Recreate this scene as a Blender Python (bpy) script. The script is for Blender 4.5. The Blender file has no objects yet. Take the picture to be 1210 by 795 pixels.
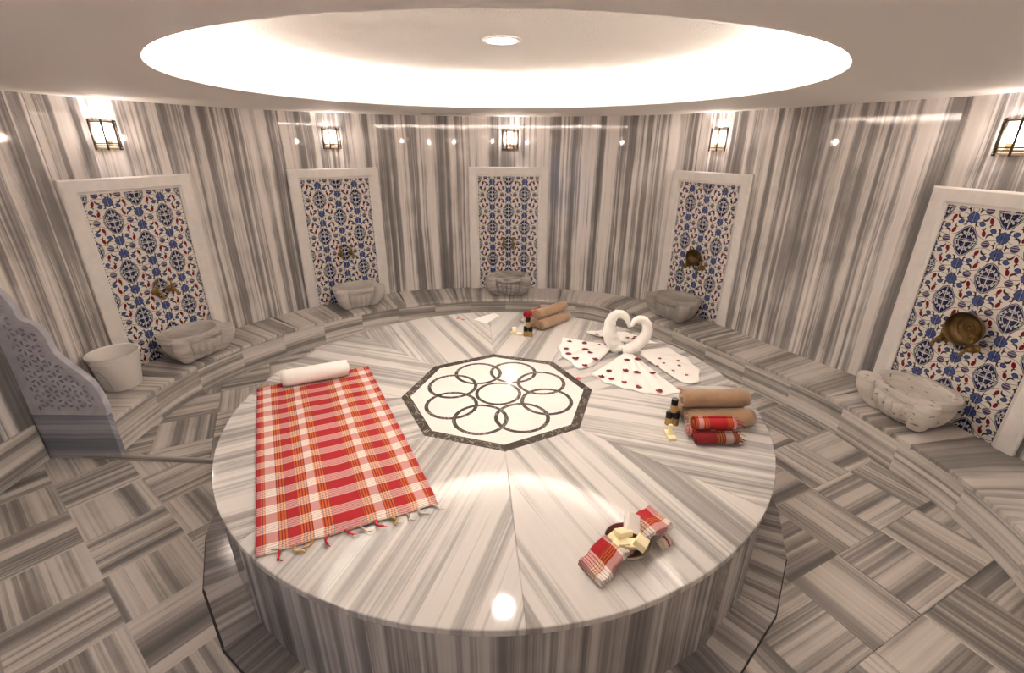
import bpy, math, random
from mathutils import Vector, Matrix
random.seed(7)
PI = math.pi
scene = bpy.context.scene
COL = scene.collection

# ------------------------------------------------------------------ camera, world, exposure
cd = bpy.data.cameras.new('camera')
cd.sensor_width = 36.0
cd.lens = 16.4155
cd.clip_start = 0.02
cam = bpy.data.objects.new('camera', cd)
COL.objects.link(cam)
_pi, _ro = math.radians(22.331), math.radians(0.268)
_fw = Vector((0, math.cos(_pi), -math.sin(_pi)))
_r0 = Vector((1, 0, 0))
_u0 = _r0.cross(_fw)
_r = _r0 * math.cos(_ro) + _u0 * math.sin(_ro)
_u = _u0 * math.cos(_ro) - _r0 * math.sin(_ro)
_m = Matrix((_r, _u, -_fw)).transposed().to_4x4()
_m.translation = Vector((0.0873, -2.6630, 2.0269))
cam.matrix_world = _m
scene.camera = cam

world = bpy.data.worlds.new('world')
scene.world = world
world.use_nodes = True
world.node_tree.nodes['Background'].inputs[0].default_value = (0.02, 0.02, 0.022, 1)
world.node_tree.nodes['Background'].inputs[1].default_value = 0.2

vs = scene.view_settings
vs.view_transform = 'Standard'
vs.look = 'None'
vs.gamma = 1.0
vs.use_curve_mapping = False
vs.exposure = 2.16

LED_STRENGTH = 25.0
DOWN_STRENGTH = 60.0
BULB_STRENGTH = 54.0
DOOR_POWER = 1.6

# daylight coming in through the doorway behind the camera
ad = bpy.data.lights.new('doorway_daylight', 'AREA')
ad.shape = 'RECTANGLE'
ad.size = 1.0
ad.size_y = 1.9
ad.energy = DOOR_POWER
ad.color = (0.62, 0.74, 1.0)
al = bpy.data.objects.new('doorway_daylight', ad)
COL.objects.link(al)
al.location = (-2.02, -3.28, 1.02)
al.rotation_euler = Vector((0.55, 0.83, 0.0)).to_track_quat('-Z', 'Z').to_euler()

T, B, C = 0.5334, 0.2694, 2.3254          # platform top, bench top, ceiling

# ------------------------------------------------------------------ node helpers
class X:
    """a value in a shader tree with arithmetic"""
    def __init__(self, nt, s): self.nt, self.s = nt, s
    def op(self, o, *a):
        n = self.nt.nodes.new('ShaderNodeMath'); n.operation = o
        for i, v in enumerate((self,) + a):
            if isinstance(v, X): self.nt.links.new(v.s, n.inputs[i])
            else: n.inputs[i].default_value = v
        return X(self.nt, n.outputs[0])
    def __add__(s, o): return s.op('ADD', o)
    def __radd__(s, o): return s.op('ADD', o)
    def __sub__(s, o): return s.op('SUBTRACT', o)
    def __rsub__(s, o): return s.op('MULTIPLY', -1.0).op('ADD', o)
    def __mul__(s, o): return s.op('MULTIPLY', o)
    def __rmul__(s, o): return s.op('MULTIPLY', o)
    def __truediv__(s, o): return s.op('DIVIDE', o)
    def abs(s): return s.op('ABSOLUTE')
    def pow(s, e): return s.op('POWER', e)
    def sin(s): return s.op('SINE')
    def cos(s): return s.op('COSINE')
    def fract(s): return s.op('FRACT')
    def lt(s, v): return s.op('LESS_THAN', v)
    def gt(s, v): return s.op('GREATER_THAN', v)
    def min(s, v): return s.op('MINIMUM', v)
    def max(s, v): return s.op('MAXIMUM', v)
    def sqrt(s): return s.op('SQRT')
    def atan2(s, o): return s.op('ARCTAN2', o)

def new_mat(name):
    m = bpy.data.materials.new(name); m.use_nodes = True
    nt = m.node_tree
    return m, nt, nt.nodes['Principled BSDF']

def comb(nt, x, y, z=0.0):
    n = nt.nodes.new('ShaderNodeCombineXYZ')
    for i, v in enumerate((x, y, z)):
        if isinstance(v, X): nt.links.new(v.s, n.inputs[i])
        else: n.inputs[i].default_value = v
    return n.outputs[0]

def noise(nt, vec, scale, detail=2.0, rough=0.5, dist=0.0):
    n = nt.nodes.new('ShaderNodeTexNoise')
    n.inputs['Scale'].default_value = scale
    n.inputs['Detail'].default_value = detail
    n.inputs['Roughness'].default_value = rough
    n.inputs['Distortion'].default_value = dist
    nt.links.new(vec, n.inputs['Vector'])
    return X(nt, n.outputs[0])

def ramp(nt, x, stops, interp='LINEAR'):
    n = nt.nodes.new('ShaderNodeValToRGB')
    n.color_ramp.interpolation = interp
    el = n.color_ramp.elements
    while len(el) < len(stops): el.new(0.5)
    for e, (p, c) in zip(el, stops):
        e.position = p; e.color = (c[0], c[1], c[2], 1)
    nt.links.new(x.s, n.inputs[0])
    return n.outputs[0]

def mixc(nt, fac, a, b, mode='MIX'):
    n = nt.nodes.new('ShaderNodeMix'); n.data_type = 'RGBA'; n.blend_type = mode
    for s, v in ((n.inputs[0], fac), (n.inputs[6], a), (n.inputs[7], b)):
        if isinstance(v, X): nt.links.new(v.s, s)
        elif isinstance(v, (tuple, list)): s.default_value = (v[0], v[1], v[2], 1)
        elif isinstance(v, float) or isinstance(v, int): s.default_value = v
        else: nt.links.new(v, s)
    return n.outputs[2]

def uvxy(nt):
    t = nt.nodes.new('ShaderNodeTexCoord')
    s = nt.nodes.new('ShaderNodeSeparateXYZ')
    nt.links.new(t.outputs['UV'], s.inputs[0])
    return X(nt, s.outputs[0]), X(nt, s.outputs[1])

def objco(nt):
    return nt.nodes.new('ShaderNodeTexCoord').outputs['Object']

def rnd(nt):
    return X(nt, nt.nodes.new('ShaderNodeObjectInfo').outputs['Random'])

def bump(nt, bs, h, strength, dist=0.01):
    n = nt.nodes.new('ShaderNodeBump')
    n.inputs['Strength'].default_value = strength
    n.inputs['Distance'].default_value = dist
    nt.links.new(h.s, n.inputs['Height'])
    nt.links.new(n.outputs[0], bs.inputs['Normal'])

def plain(name, col, rough=0.5, metal=0.0, ior=1.45, bumpscale=None, bumpstr=0.2, var=0.0, emit=0.0, sheen=0.0, sss=0.0):
    m, nt, b = new_mat(name)
    b.inputs['Base Color'].default_value = (*col, 1)
    b.inputs['Roughness'].default_value = rough
    b.inputs['Metallic'].default_value = metal
    b.inputs['IOR'].default_value = ior
    if sheen: b.inputs['Sheen Weight'].default_value = sheen
    if emit:
        b.inputs['Emission Color'].default_value = (*col, 1)
        b.inputs['Emission Strength'].default_value = emit
    if var:
        n = noise(nt, objco(nt), 14.0, 4.0, 0.6)
        c = ramp(nt, n, [(0.3, [k * (1 - var) for k in col]), (0.7, [min(1, k * (1 + var)) for k in col])])
        nt.links.new(c, b.inputs['Base Color'])
    if bumpscale:
        bump(nt, b, noise(nt, objco(nt), bumpscale, 3.0, 0.6), bumpstr, 0.004)
    return m

def marble(name, stops, fa=5.0, fb=26.0, rough=0.12, wob=0.05, along=0.10, wa=0.62, wb=0.26, wc=0.12, gain=1.0, rand=1.0, ior=1.5):
    """banded marble: bands cross the U axis and run along V (UVs are in metres)"""
    m, nt, b = new_mat(name)
    u, v = uvxy(nt)
    r = rnd(nt) * rand
    uo = u + r * 37.0
    w = noise(nt, comb(nt, uo * 0.9, v * 0.8, r * 9.0), 1.6, 2.0, 0.5)
    u2 = uo + (w - 0.5) * wob
    a = noise(nt, comb(nt, u2 * fa, v * along, r * 5.0), 1.0, 5.0, 0.66)
    f = noise(nt, comb(nt, u2 * fb, v * along * 5, r * 3.0), 1.0, 4.0, 0.6)
    c = noise(nt, comb(nt, uo * 2.2, v * 1.6, r * 7.0), 1.0, 3.0, 0.6)
    val = a * wa + f * wb + c * wc
    val = (val - 0.5) * gain + 0.5
    nt.links.new(ramp(nt, val, stops), b.inputs['Base Color'])
    b.inputs['Roughness'].default_value = rough
    b.inputs['IOR'].default_value = ior
    return m

M = {}
M['wall_marble'] = marble('banded_wall_marble', [(0.26, (.175, .160, .152)), (0.40, (.245, .227, .218)), (0.47, (.375, .348, .332)), (0.51, (.58, .54, .51)), (0.60, (.82, .77, .73)), (0.74, (.74, .69, .655))], fa=6.5, fb=38.0, rough=0.035, gain=2.1, wob=.03, along=.07, rand=0.0, wa=.66, wb=.21, wc=.13)
M['slab_marble'] = marble('pale_banded_platform_marble', [(0.24, (0.243, 0.228, 0.216)), (0.39, (0.324, 0.306, 0.290)), (0.48, (0.441, 0.419, 0.399)), (0.57, (0.585, 0.560, 0.535)), (0.76, (0.558, 0.534, 0.509))], fa=8.5, fb=42.0, rough=0.07, ior=1.40, gain=2.1, along=0.10, wob=.02, wa=.64, wb=.23, wc=.13)
M['floor_marble'] = marble('grey_banded_floor_marble', [(0.26, (0.121, 0.112, 0.106)), (0.40, (0.213, 0.196, 0.182)), (0.48, (0.345, 0.317, 0.291)), (0.57, (0.575, 0.532, 0.489)), (0.74, (0.690, 0.642, 0.592))], fa=8.0, fb=42.0, rough=0.28, gain=2.1, wob=.02, along=.06, wa=.64, wb=.23, wc=.13)
M['bench_marble'] = marble('taupe_banded_bench_marble', [(0.26, (0.194, 0.178, 0.165)), (0.41, (0.313, 0.289, 0.268)), (0.49, (0.475, 0.440, 0.406)), (0.57, (0.670, 0.621, 0.578)), (0.74, (0.756, 0.707, 0.659))], fa=9.0, fb=44.0, rough=0.2, gain=2.0, wob=.02, along=.06)
M['side_marble'] = marble('banded_platform_side_marble', [(0.28, (.13, .121, .116)), (0.42, (.22, .206, .197)), (0.50, (.34, .32, .305)), (0.57, (.48, .455, .432)), (0.72, (.54, .51, .485))], fa=7.0, fb=42.0, rough=0.14, gain=2.0, wob=.02, along=.05)
M['seat_marble'] = marble('broad_banded_seat_marble', [(0.28, (.20, .184, .172)), (0.42, (.30, .278, .258)), (0.49, (.44, .408, .378)), (0.57, (.62, .577, .538)), (0.72, (.70, .655, .612))], fa=4.0, fb=28.0, rough=0.18, gain=2.0, wob=.02, along=.06)
M['screen_marble'] = marble('screen_marble_cool_light_tint', [(0.35, (.13, .14, .17)), (0.45, (.21, .22, .26)), (0.52, (.31, .32, .37)), (0.6, (.43, .44, .49))], fa=10.0, fb=40.0, rough=0.25)  # grey marble; the blue is cool doorway light put into the colour
M['grout'] = plain('grout', (.36, .32, .27), 0.9)
M['ceiling_paint'] = plain('ceiling_paint', (.80, .765, .725), 0.75, bumpscale=260.0, bumpstr=0.25)
M['stucco'] = plain('white_stucco', (.82, .785, .745), 0.85, bumpscale=95.0, bumpstr=0.9)
M['frame_marble'] = plain('white_frame_marble', (.82, .775, .735), 0.35, var=0.05)
M['inlay_white'] = plain('white_inlay_marble', (.76, .735, .70), 0.10, ior=1.5, var=0.03)

def dark_inlay():
    m, nt, b = new_mat('dark_veined_inlay_marble')
    co = objco(nt)
    n = noise(nt, co, 9.0, 4.0, 0.6, 1.2)
    v = (n - 0.5).abs()
    c = ramp(nt, v, [(0.0, (.50, .46, .41)), (0.005, (.28, .25, .22)), (0.012, (.075, .062, .05)), (0.2, (.050, .041, .033))])
    nt.links.new(c, b.inputs['Base Color'])
    b.inputs['Roughness'].default_value = 0.12
    return m
M['inlay_dark'] = dark_inlay()

def basin_mat(name, base, vein, amt, sx=3.0, sz=14.0, fleck=0.0):
    m, nt, b = new_mat(name)
    t = nt.nodes.new('ShaderNodeTexCoord')
    s = nt.nodes.new('ShaderNodeSeparateXYZ'); nt.links.new(t.outputs['Object'], s.inputs[0])
    x, y, z = (X(nt, s.outputs[i]) for i in range(3))
    n = noise(nt, comb(nt, x * sx, y * sx, z * sz + x * 2.0), 1.0, 5.0, 0.6, 0.7)
    c = ramp(nt, n, [(0.36, vein), (0.48, [p * (1 - amt) + q * amt for p, q in zip(base, vein)]), (0.6, base)])
    if fleck:
        k = noise(nt, comb(nt, x * 14, y * 34, z * 40), 1.0, 2.0, 0.5)
        c = mixc(nt, k.gt(0.66) * fleck, c, (.16, .14, .12))
    nt.links.new(c, b.inputs['Base Color'])
    b.inputs['Roughness'].default_value = 0.38
    return m
M['basin_a'] = basin_mat('cream_veined_basin_marble', (.60, .555, .505), (.36, .33, .30), 0.35)
M['basin_b'] = basin_mat('plain_cream_basin_marble', (.56, .52, .475), (.47, .43, .39), 0.5)
M['basin_c'] = basin_mat('strongly_veined_basin_marble', (.54, .50, .46), (.26, .235, .215), 0.6, 4.0, 22.0)
M['basin_d'] = basin_mat('grey_basin_marble', (.42, .39, .355), (.31, .285, .26), 0.5)
M['basin_e'] = basin_mat('flecked_white_basin_marble', (.74, .69, .63), (.58, .53, .48), 0.5, fleck=0.8)

def brass():
    m, nt, b = new_mat('aged_brass')
    n = noise(nt, objco(nt), 30.0, 4.0, 0.6)
    nt.links.new(ramp(nt, n, [(0.35, (.16, .09, .03)), (0.6, (.36, .23, .085)), (0.75, (.50, .34, .13))]), b.inputs['Base Color'])
    b.inputs['Metallic'].default_value = 0.9
    b.inputs['Roughness'].default_value = 0.38
    return m
M['brass'] = brass()
M['bowl_metal'] = plain('embossed_bronze', (.17, .105, .04), 0.42, metal=0.8, bumpscale=90.0, bumpstr=0.5, var=0.3)
M['steel_bowl'] = plain('tinned_bowl_metal', (.42, .36, .29), 0.3, metal=0.9)
M['bronze_bar'] = plain('dark_bronze_bar', (.035, .026, .02), 0.4, metal=0.6)
M['gold_ring'] = plain('gold_ring', (.55, .38, .16), 0.3, metal=0.9)
M['plate'] = plain('pale_brushed_plate', (.30, .25, .21), .45, metal=.3)
M['plastic'] = plain('white_bucket_plastic', (.86, .82, .77), 0.35)
M['label_ink'] = plain('dark_label', (.10, .06, .08), 0.5)
M['label_paper'] = plain('grey_label', (.45, .40, .38), 0.5)
M['white_towel'] = plain('white_terry', (.86, .83, .78), 0.95, bumpscale=420.0, bumpstr=0.5, sheen=0.3)
M['beige_towel'] = plain('beige_terry', (.34, .205, .11), 0.95, bumpscale=420.0, bumpstr=0.9, var=0.14, sheen=0.4)
M['black_cap'] = plain('black_cap', (.012, .011, .012), 0.22)
M['amber'] = plain('amber_liquid_bottle', (.33, .21, .075), 0.15, var=0.12)
M['soap'] = plain('cream_soap', (.84, .74, .46), 0.5)
M['paper'] = plain('white_cotton_cloth', (.84, .80, .76), 0.9)
M['mitt'] = plain('white_wash_mitt', (.80, .75, .71), 0.95, bumpscale=300.0, bumpstr=0.4)
M['petal_dark'] = plain('dark_red_petal', (.16, .006, .012), 0.5, var=0.35)
M['petal_orange'] = plain('orange_red_petal', (.52, .055, .03), 0.5, var=0.3)
M['fringe_red'] = plain('red_thread', (.42, .02, .03), 0.9)
M['fringe_gold'] = plain('gold_thread', (.45, .27, .09), 0.9)
M['fringe_grey'] = plain('pale_thread', (.50, .43, .36), 0.9)
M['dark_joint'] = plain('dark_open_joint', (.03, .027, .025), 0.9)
M['slot_dark'] = plain('vent_slot', (.10, .085, .075), 0.8)

def emitter(name, col, strength):
    m = bpy.data.materials.new(name); m.use_nodes = True
    nt = m.node_tree; nt.nodes.clear()
    e = nt.nodes.new('ShaderNodeEmission'); o = nt.nodes.new('ShaderNodeOutputMaterial')
    e.inputs[0].default_value = (*col, 1); e.inputs[1].default_value = strength
    nt.links.new(e.outputs[0], o.inputs[0])
    return m
M['led'] = emitter('led_strip', (1.0, .93, .87), LED_STRENGTH)
M['lamp'] = emitter('downlight_lens', (1.0, .94, .88), DOWN_STRENGTH)
M['bulb'] = emitter('sconce_bulb', (1.0, .88, .82), BULB_STRENGTH)

def thin_glass():
    m = bpy.data.materials.new('ribbed_thin_glass'); m.use_nodes = True
    nt = m.node_tree; nt.nodes.clear()
    tr = nt.nodes.new('ShaderNodeBsdfTransparent'); gl = nt.nodes.new('ShaderNodeBsdfGlossy')
    mx = nt.nodes.new('ShaderNodeMixShader'); o = nt.nodes.new('ShaderNodeOutputMaterial')
    tr.inputs[0].default_value = (.94, .90, .85, 1)
    gl.inputs['Roughness'].default_value = 0.2
    gl.inputs[0].default_value = (.9, .86, .8, 1)
    u, v = uvxy(nt)
    rib = ((u * 420.0).sin() * (v * 420.0).sin()).gt(0.25) * 0.30 + 0.10
    nt.links.new(rib.s, mx.inputs[0])
    nt.links.new(tr.outputs[0], mx.inputs[1]); nt.links.new(gl.outputs[0], mx.inputs[2])
    nt.links.new(mx.outputs[0], o.inputs[0])
    return m
M['glass'] = thin_glass()

def iznik():
    """painted tile pattern: staggered ogee medallions, flowers, tulips and curled leaves (UV in metres)"""
    m, nt, b = new_mat('painted_floral_glaze')
    u, v = uvxy(nt)
    A = 0.2
    def fold(t):
        t = t / (2 * A)
        return ((t + 0.5).fract() - 0.5).abs() * 2.0
    x, y = fold(u), fold(v)
    s = (x + y).gt(1.0)
    x = x + s * (1.0 - x * 2.0)
    y = y + s * (1.0 - y * 2.0)
    def disc(cx, cy, rx, ry=None, rot=0.0):
        ry = ry or rx
        dx, dy = x - cx, y - cy
        if rot:
            c, n = math.cos(rot), math.sin(rot)
            dx, dy = dx * c + dy * n, dy * c - dx * n
        return ((dx / rx) * (dx / rx) + (dy / ry) * (dy / ry)).sqrt()
    white, navy, blue = (.80, .75, .69), (.020, .022, .075), (.075, .10, .27)
    purple, red, olive, grey = (.085, .055, .15), (.22, .014, .022), (.055, .048, .036), (.52, .52, .52)
    col = white
    def put(mask, c):
        nonlocal col
        col = mixc(nt, mask, col, c)
    # stems
    d1 = disc(0.30, 0.02, 0.62, 0.62)
    put((d1 - 1.0).abs().lt(0.012), olive)
    d2 = disc(0.62, 0.62, 0.50, 0.50)
    put((d2 - 1.0).abs().lt(0.014), olive)
    # curled leaves: thick crescents
    def crescent(cx, cy, r, ox, oy, c=olive):
        put((disc(cx, cy, r).lt(1.0)) * (disc(cx + ox, cy + oy, r).gt(1.0)), c)
    crescent(0.65, 0.22, 0.115, 0.025, -0.06)
    crescent(0.19, 0.56, 0.075, 0.045, 0.02)
    crescent(0.40, 0.45, 0.06, -0.035, 0.03)
    crescent(0.13, 0.94, 0.10, 0.04, -0.05)
    crescent(0.80, 0.05, 0.07, -0.04, 0.03)
    # florets
    df = disc(0.32, 0.59, 0.092, 0.085)
    put(df.lt(1.0), navy)
    put(df.lt(0.78), blue)
    # tulips
    put(disc(0.45, 0.30, 0.058, 0.10, 0.35).lt(1.0), red)
    # violet ovals
    do = disc(0.60, 0.0, 0.125, 0.105)
    put(do.lt(1.0), olive)
    put(do.lt(0.86), purple)
    put(do.lt(0.92) * y.lt(0.014), (.40, .36, .42))
    # large blue flowers on the columns
    dx, dy = x, y - 0.74
    ang = dy.atan2(dx)
    rr = (dx * dx + dy * dy).sqrt()
    lob = (ang * 8.0).cos() * 0.014 + 0.178
    put((rr - lob).lt(0.0), navy)
    put((rr - lob).lt(-0.018), blue)
    put(rr.lt(0.05) * rr.gt(0.03), navy)
    # medallions
    me = ((x / 0.365).pow(1.55) + (y / 0.50).pow(1.55))
    put(me.lt(1.0), navy)
    put(me.lt(0.93) * me.gt(0.86), grey)
    arab = ((x * 38.0).sin() * (y * 30.0 + 0.6).cos() + ((x * 21.0 + y * 25.0).sin()) * 0.6)
    put(me.lt(0.80) * arab.gt(0.45), (.60, .58, .56))
    put(me.lt(0.80) * arab.lt(-0.9), blue)
    put((me - 0.42).abs().lt(0.035), (.60, .58, .56))
    put(me.lt(0.78) * (x.min(y)).lt(0.016), (.62, .60, .58))
    nt.links.new(col, b.inputs['Base Color'])
    b.inputs['Roughness'].default_value = 0.16
    b.inputs['IOR'].default_value = 1.5
    return m
M['iznik'] = iznik()

RED, ORANGE, DARK, WHITE = (.42, .009, .016), (.70, .24, .022), (.09, .010, .010), (.76, .71, .67)
def plaid():
    """hand-loomed check: warp bands along U (0..1 of the width), weft bands along V (metres)"""
    m, nt, b = new_mat('red_white_checked_cotton')
    u, v = uvxy(nt)
    edges = [(0, 'p'), (.025, 'o'), (.05, 'w'), (.11, 'o'), (.165, 'r'), (.23, 'o'), (.295, 'w'), (.345, 'o'), (.41, 'r'), (.575, 'o'), (.64, 'w'), (.695, 'o'), (.765, 'r'), (.835, 'o'), (.885, 'w'), (.945, 'o'), (.975, 'p')]
    cm = {'p': RED, 'o': ORANGE, 'w': WHITE, 'r': RED}
    uf = u.fract()
    warp = ramp(nt, uf, [(e, cm[k]) for e, k in edges], 'CONSTANT')
    isor = ramp(nt, uf, [(e, (1, 1, 1) if k == 'o' else (0, 0, 0)) for e, k in edges], 'CONSTANT')
    sep = nt.nodes.new('ShaderNodeSeparateColor'); nt.links.new(isor, sep.inputs[0])
    lines = ((uf * 62.0).fract()).lt(0.38) * X(nt, sep.outputs[0])
    warp = mixc(nt, lines, warp, DARK)
    vp = (v / 0.122).fract()
    weft = ramp(nt, vp, [(0, RED), (.53, WHITE)], 'CONSTANT')
    wl = vp.gt(0.55) * (((vp - 0.53) * 10.6).fract().lt(0.22))
    weft = mixc(nt, wl, weft, (.20, .03, .03))
    col = mixc(nt, 0.28, mixc(nt, 0.52, warp, weft), mixc(nt, 1.0, warp, weft, 'MULTIPLY'))
    th = noise(nt, comb(nt, u * 600.0, v * 30.0), 1.0, 1.0, 0.5)
    col = mixc(nt, 0.25, col, ramp(nt, th, [(0.3, (.55, .55, .55)), (0.7, (1, 1, 1))]), 'MULTIPLY')
    nt.links.new(col, b.inputs['Base Color'])
    b.inputs['Roughness'].default_value = 0.92
    bump(nt, b, noise(nt, comb(nt, u * 300.0, v * 400.0), 1.0, 1.0, 0.5), 0.15, 0.002)
    return m
M['plaid'] = plaid()

# ------------------------------------------------------------------ mesh helpers
class MB:
    def __init__(s): s.v, s.f, s.uv = [], [], []
    def face(s, idx, uvs=None):
        s.f.append(tuple(idx))
        s.uv.append(uvs if uvs else [(s.v[i][0], s.v[i][1]) for i in idx])
    def add(s, pts):
        n = len(s.v); s.v += [tuple(p) for p in pts]; return n
    def quad(s, a, b, c, d, uvs=None):
        n = s.add((a, b, c, d)); s.face((n, n + 1, n + 2, n + 3), uvs)
    def prism(s, poly, z0, z1, uvf=None):
        """vertical prism over a plan polygon (counter-clockwise); uvf(x, y, z) -> uv"""
        uvf = uvf or (lambda x, y, z: (x, y))
        k = len(poly)
        n = s.add([(x, y, z0) for x, y in poly] + [(x, y, z1) for x, y in poly])
        s.face([n + k + i for i in range(k)], [uvf(*poly[i], z1) for i in range(k)])
        s.face([n + i for i in reversed(range(k))], [uvf(*poly[i], z0) for i in reversed(range(k))])
        L = 0.0
        for i in range(k):
            j = (i + 1) % k
            d = math.dist(poly[i], poly[j])
            s.face((n + i, n + j, n + k + j, n + k + i), [uvf(*poly[i], z0), uvf(*poly[j], z0), uvf(poly[j][0], poly[j][1], z1), uvf(poly[i][0], poly[i][1], z1)])
            L += d
    def box(s, x0, x1, y0, y1, z0, z1, uvf=None):
        s.prism([(x0, y0), (x1, y0), (x1, y1), (x0, y1)], z0, z1, uvf)
    def grid(s, fn, nu, nv, closeu=False, uvf=None):
        n = len(s.v)
        cu = nu if closeu else nu + 1
        for j in range(nv + 1):
            for i in range(cu): s.v.append(tuple(fn(i / nu, j / nv)))
        for j in range(nv):
            for i in range(nu):
                a, b = n + j * cu + i, n + j * cu + (i + 1) % cu
                c, d = a + cu, b + cu
                q = [(i / nu, j / nv), ((i + 1) / nu, j / nv), ((i + 1) / nu, (j + 1) / nv), (i / nu, (j + 1) / nv)]
                s.face((a, b, d, c), [uvf(*t) for t in q] if uvf else q)
        return n
    def lathe(s, prof, seg=24, c=(0, 0, 0)):
        s.grid(lambda a, t: _lp(prof, t, a, c), seg, len(prof) - 1, True)
    def tube(s, pts, rad, seg=8, cap=True):
        pts = [Vector(p) for p in pts]
        if not isinstance(rad, (list, tuple)): rad = [rad] * len(pts)
        n = len(s.v)
        up = Vector((0, 0, 1))
        for i, p in enumerate(pts):
            t = (pts[min(i + 1, len(pts) - 1)] - pts[max(i - 1, 0)]).normalized()
            a = t.cross(up)
            if a.length < 0.05: a = t.cross(Vector((0, 1, 0)))
            a.normalize(); b = a.cross(t).normalized(); up = b
            for k in range(seg):
                w = 2 * PI * k / seg
                s.v.append(tuple(p + (a * math.cos(w) + b * math.sin(w)) * rad[i]))
        for i in range(len(pts) - 1):
            for k in range(seg):
                a, b = n + i * seg + k, n + i * seg + (k + 1) % seg
                s.face((a, a + seg, b + seg, b), [(k / seg, i * .1), (k / seg, i * .1 + .1), ((k + 1) / seg, i * .1 + .1), ((k + 1) / seg, i * .1)])
        if cap:
            s.face([n + k for k in range(seg)], [(0, 0)] * seg)
            e = n + (len(pts) - 1) * seg
            s.face([e + k for k in reversed(range(seg))], [(0, 0)] * seg)
    def mesh(s, name, smooth=None):
        me = bpy.data.meshes.new(name)
        me.from_pydata(s.v, [], s.f)
        uv = me.uv_layers.new(name='UVMap')
        flat = [c for f in s.uv for t in f for c in t]
        uv.data.foreach_set('uv', flat)
        if smooth is not None:
            me.polygons.foreach_set('use_smooth', [True] * len(me.polygons))
            if smooth < 180: me.set_sharp_from_angle(angle=math.radians(smooth))
        me.update()
        return me
    def build(s, name, mat, parent=None, smooth=None, loc=None, rotz=0.0, solid=0.0, bevel=0.0):
        return obj(name, s.mesh(name, smooth), mat, parent, loc, rotz, solid, bevel)

def _lp(prof, t, a, c):
    k = round(t * (len(prof) - 1)); r, z = prof[k]
    return (c[0] + r * math.cos(2 * PI * a), c[1] + r * math.sin(2 * PI * a), c[2] + z)

def obj(name, me, mat, parent=None, loc=None, rotz=0.0, solid=0.0, bevel=0.0):
    if mat is not None and not me.materials:
        me.materials.append(M[mat] if isinstance(mat, str) else mat)
    o = bpy.data.objects.new(name, me); COL.objects.link(o)
    if parent is not None: o.parent = parent
    if loc is not None: o.location = loc
    o.rotation_euler[2] = rotz
    if solid:
        md = o.modifiers.new('thickness', 'SOLIDIFY'); md.thickness = solid; md.offset = 0.0
    if bevel:
        md = o.modifiers.new('soft_edge', 'BEVEL'); md.width = bevel; md.segments = 2; md.limit_method = 'ANGLE'
    return o

def tag(o, label=None, cat=None, group=None, kind=None):
    if label: o['label'] = label
    if cat: o['category'] = cat
    if group: o['group'] = group
    if kind: o['kind'] = kind
    return o

def thing(name, label, cat, loc=(0, 0, 0), rotz=0.0, group=None):
    o = bpy.data.objects.new(name, None); COL.objects.link(o)
    o.empty_display_size = 0.1
    o.location = loc; o.rotation_euler[2] = rotz
    return tag(o, label, cat, group)

def copy_tree(o, parent=None):
    c = o.copy(); COL.objects.link(c); c.parent = parent
    for ch in [k for k in bpy.data.objects if k.parent == o and k != c]: copy_tree(ch, c)
    return c

def catmull(P, n=8, closed=False):
    out = []
    k = len(P)
    for i in range(k if closed else k - 1):
        p0, p1 = P[(i - 1) % k if closed else max(i - 1, 0)], P[i]
        p2, p3 = P[(i + 1) % k], P[(i + 2) % k if closed else min(i + 2, k - 1)]
        for j in range(n):
            t = j / n
            out.append(tuple(0.5 * ((2 * b) + (-a + c) * t + (2 * a - 5 * b + 4 * c - d) * t * t + (-a + 3 * b - 3 * c + d) * t ** 3) for a, b, c, d in zip(p0, p1, p2, p3)))
    if not closed: out.append(tuple(P[-1]))
    return out

def resample(poly, step):
    L = [0.0]
    for a, b in zip(poly, poly[1:]): L.append(L[-1] + math.dist(a, b))
    n = max(1, round(L[-1] / step))
    out = []; j = 0
    for i in range(n + 1):
        s = L[-1] * i / n
        while j < len(L) - 2 and L[j + 1] < s: j += 1
        t = (s - L[j]) / max(1e-9, L[j + 1] - L[j])
        out.append(tuple(p + (q - p) * t for p, q in zip(poly[j], poly[j + 1])))
    return out

def clip_half(poly, n, d):
    """keep the part of a plan polygon where n.x <= d"""
    out = []
    for i, p in enumerate(poly):
        q = poly[(i + 1) % len(poly)]
        a, b = n[0] * p[0] + n[1] * p[1] - d, n[0] * q[0] + n[1] * q[1] - d
        if a <= 0: out.append(p)
        if (a < 0 < b) or (b < 0 < a):
            t = a / (a - b); out.append((p[0] + (q[0] - p[0]) * t, p[1] + (q[1] - p[1]) * t))
    return out

# ------------------------------------------------------------------ walls
PANELS = [((-3.145, .78), (-2.80, 1.70)), ((-2.27, 2.466), (-1.485, 3.06)), ((-.455, 3.33), (.525, 3.33)), ((1.86, 2.74), (2.34, 1.92)), ((3.01, .70), (3.19, -.28))]
def seg(*pts): return resample(catmull(list(pts), 10), 0.30)
def lin(a, b): return resample([a, b], 0.33)
(p1a, p1b), (p2a, p2b), (p3a, p3b), (p4a, p4b), (p5a, p5b) = PANELS
W_LEFT = seg((-3.0, -1.55), (-3.1, -1.0), (-3.115, -.4), (-3.125, .03), (-3.155, .4), p1a)[:-1] + lin(p1a, p1b)[:-1] + seg(p1b, (-2.57, 2.1), p2a)
W_BACK = lin(p2a, p2b)[:-1] + seg(p2b, (-1.0, 3.24), p3a)[:-1] + lin(p3a, p3b)[:-1] + seg(p3b, (1.22, 3.14), p4a)
W_RIGHT = lin(p4a, p4b)[:-1] + seg(p4b, (2.47, 1.61), (2.655, 1.27), (2.79, 1.04), (2.915, .83), p5a)[:-1] + lin(p5a, p5b)[:-1] + seg(p5b, (3.22, -.9), (3.0, -1.75), (2.5, -2.5))
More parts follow.
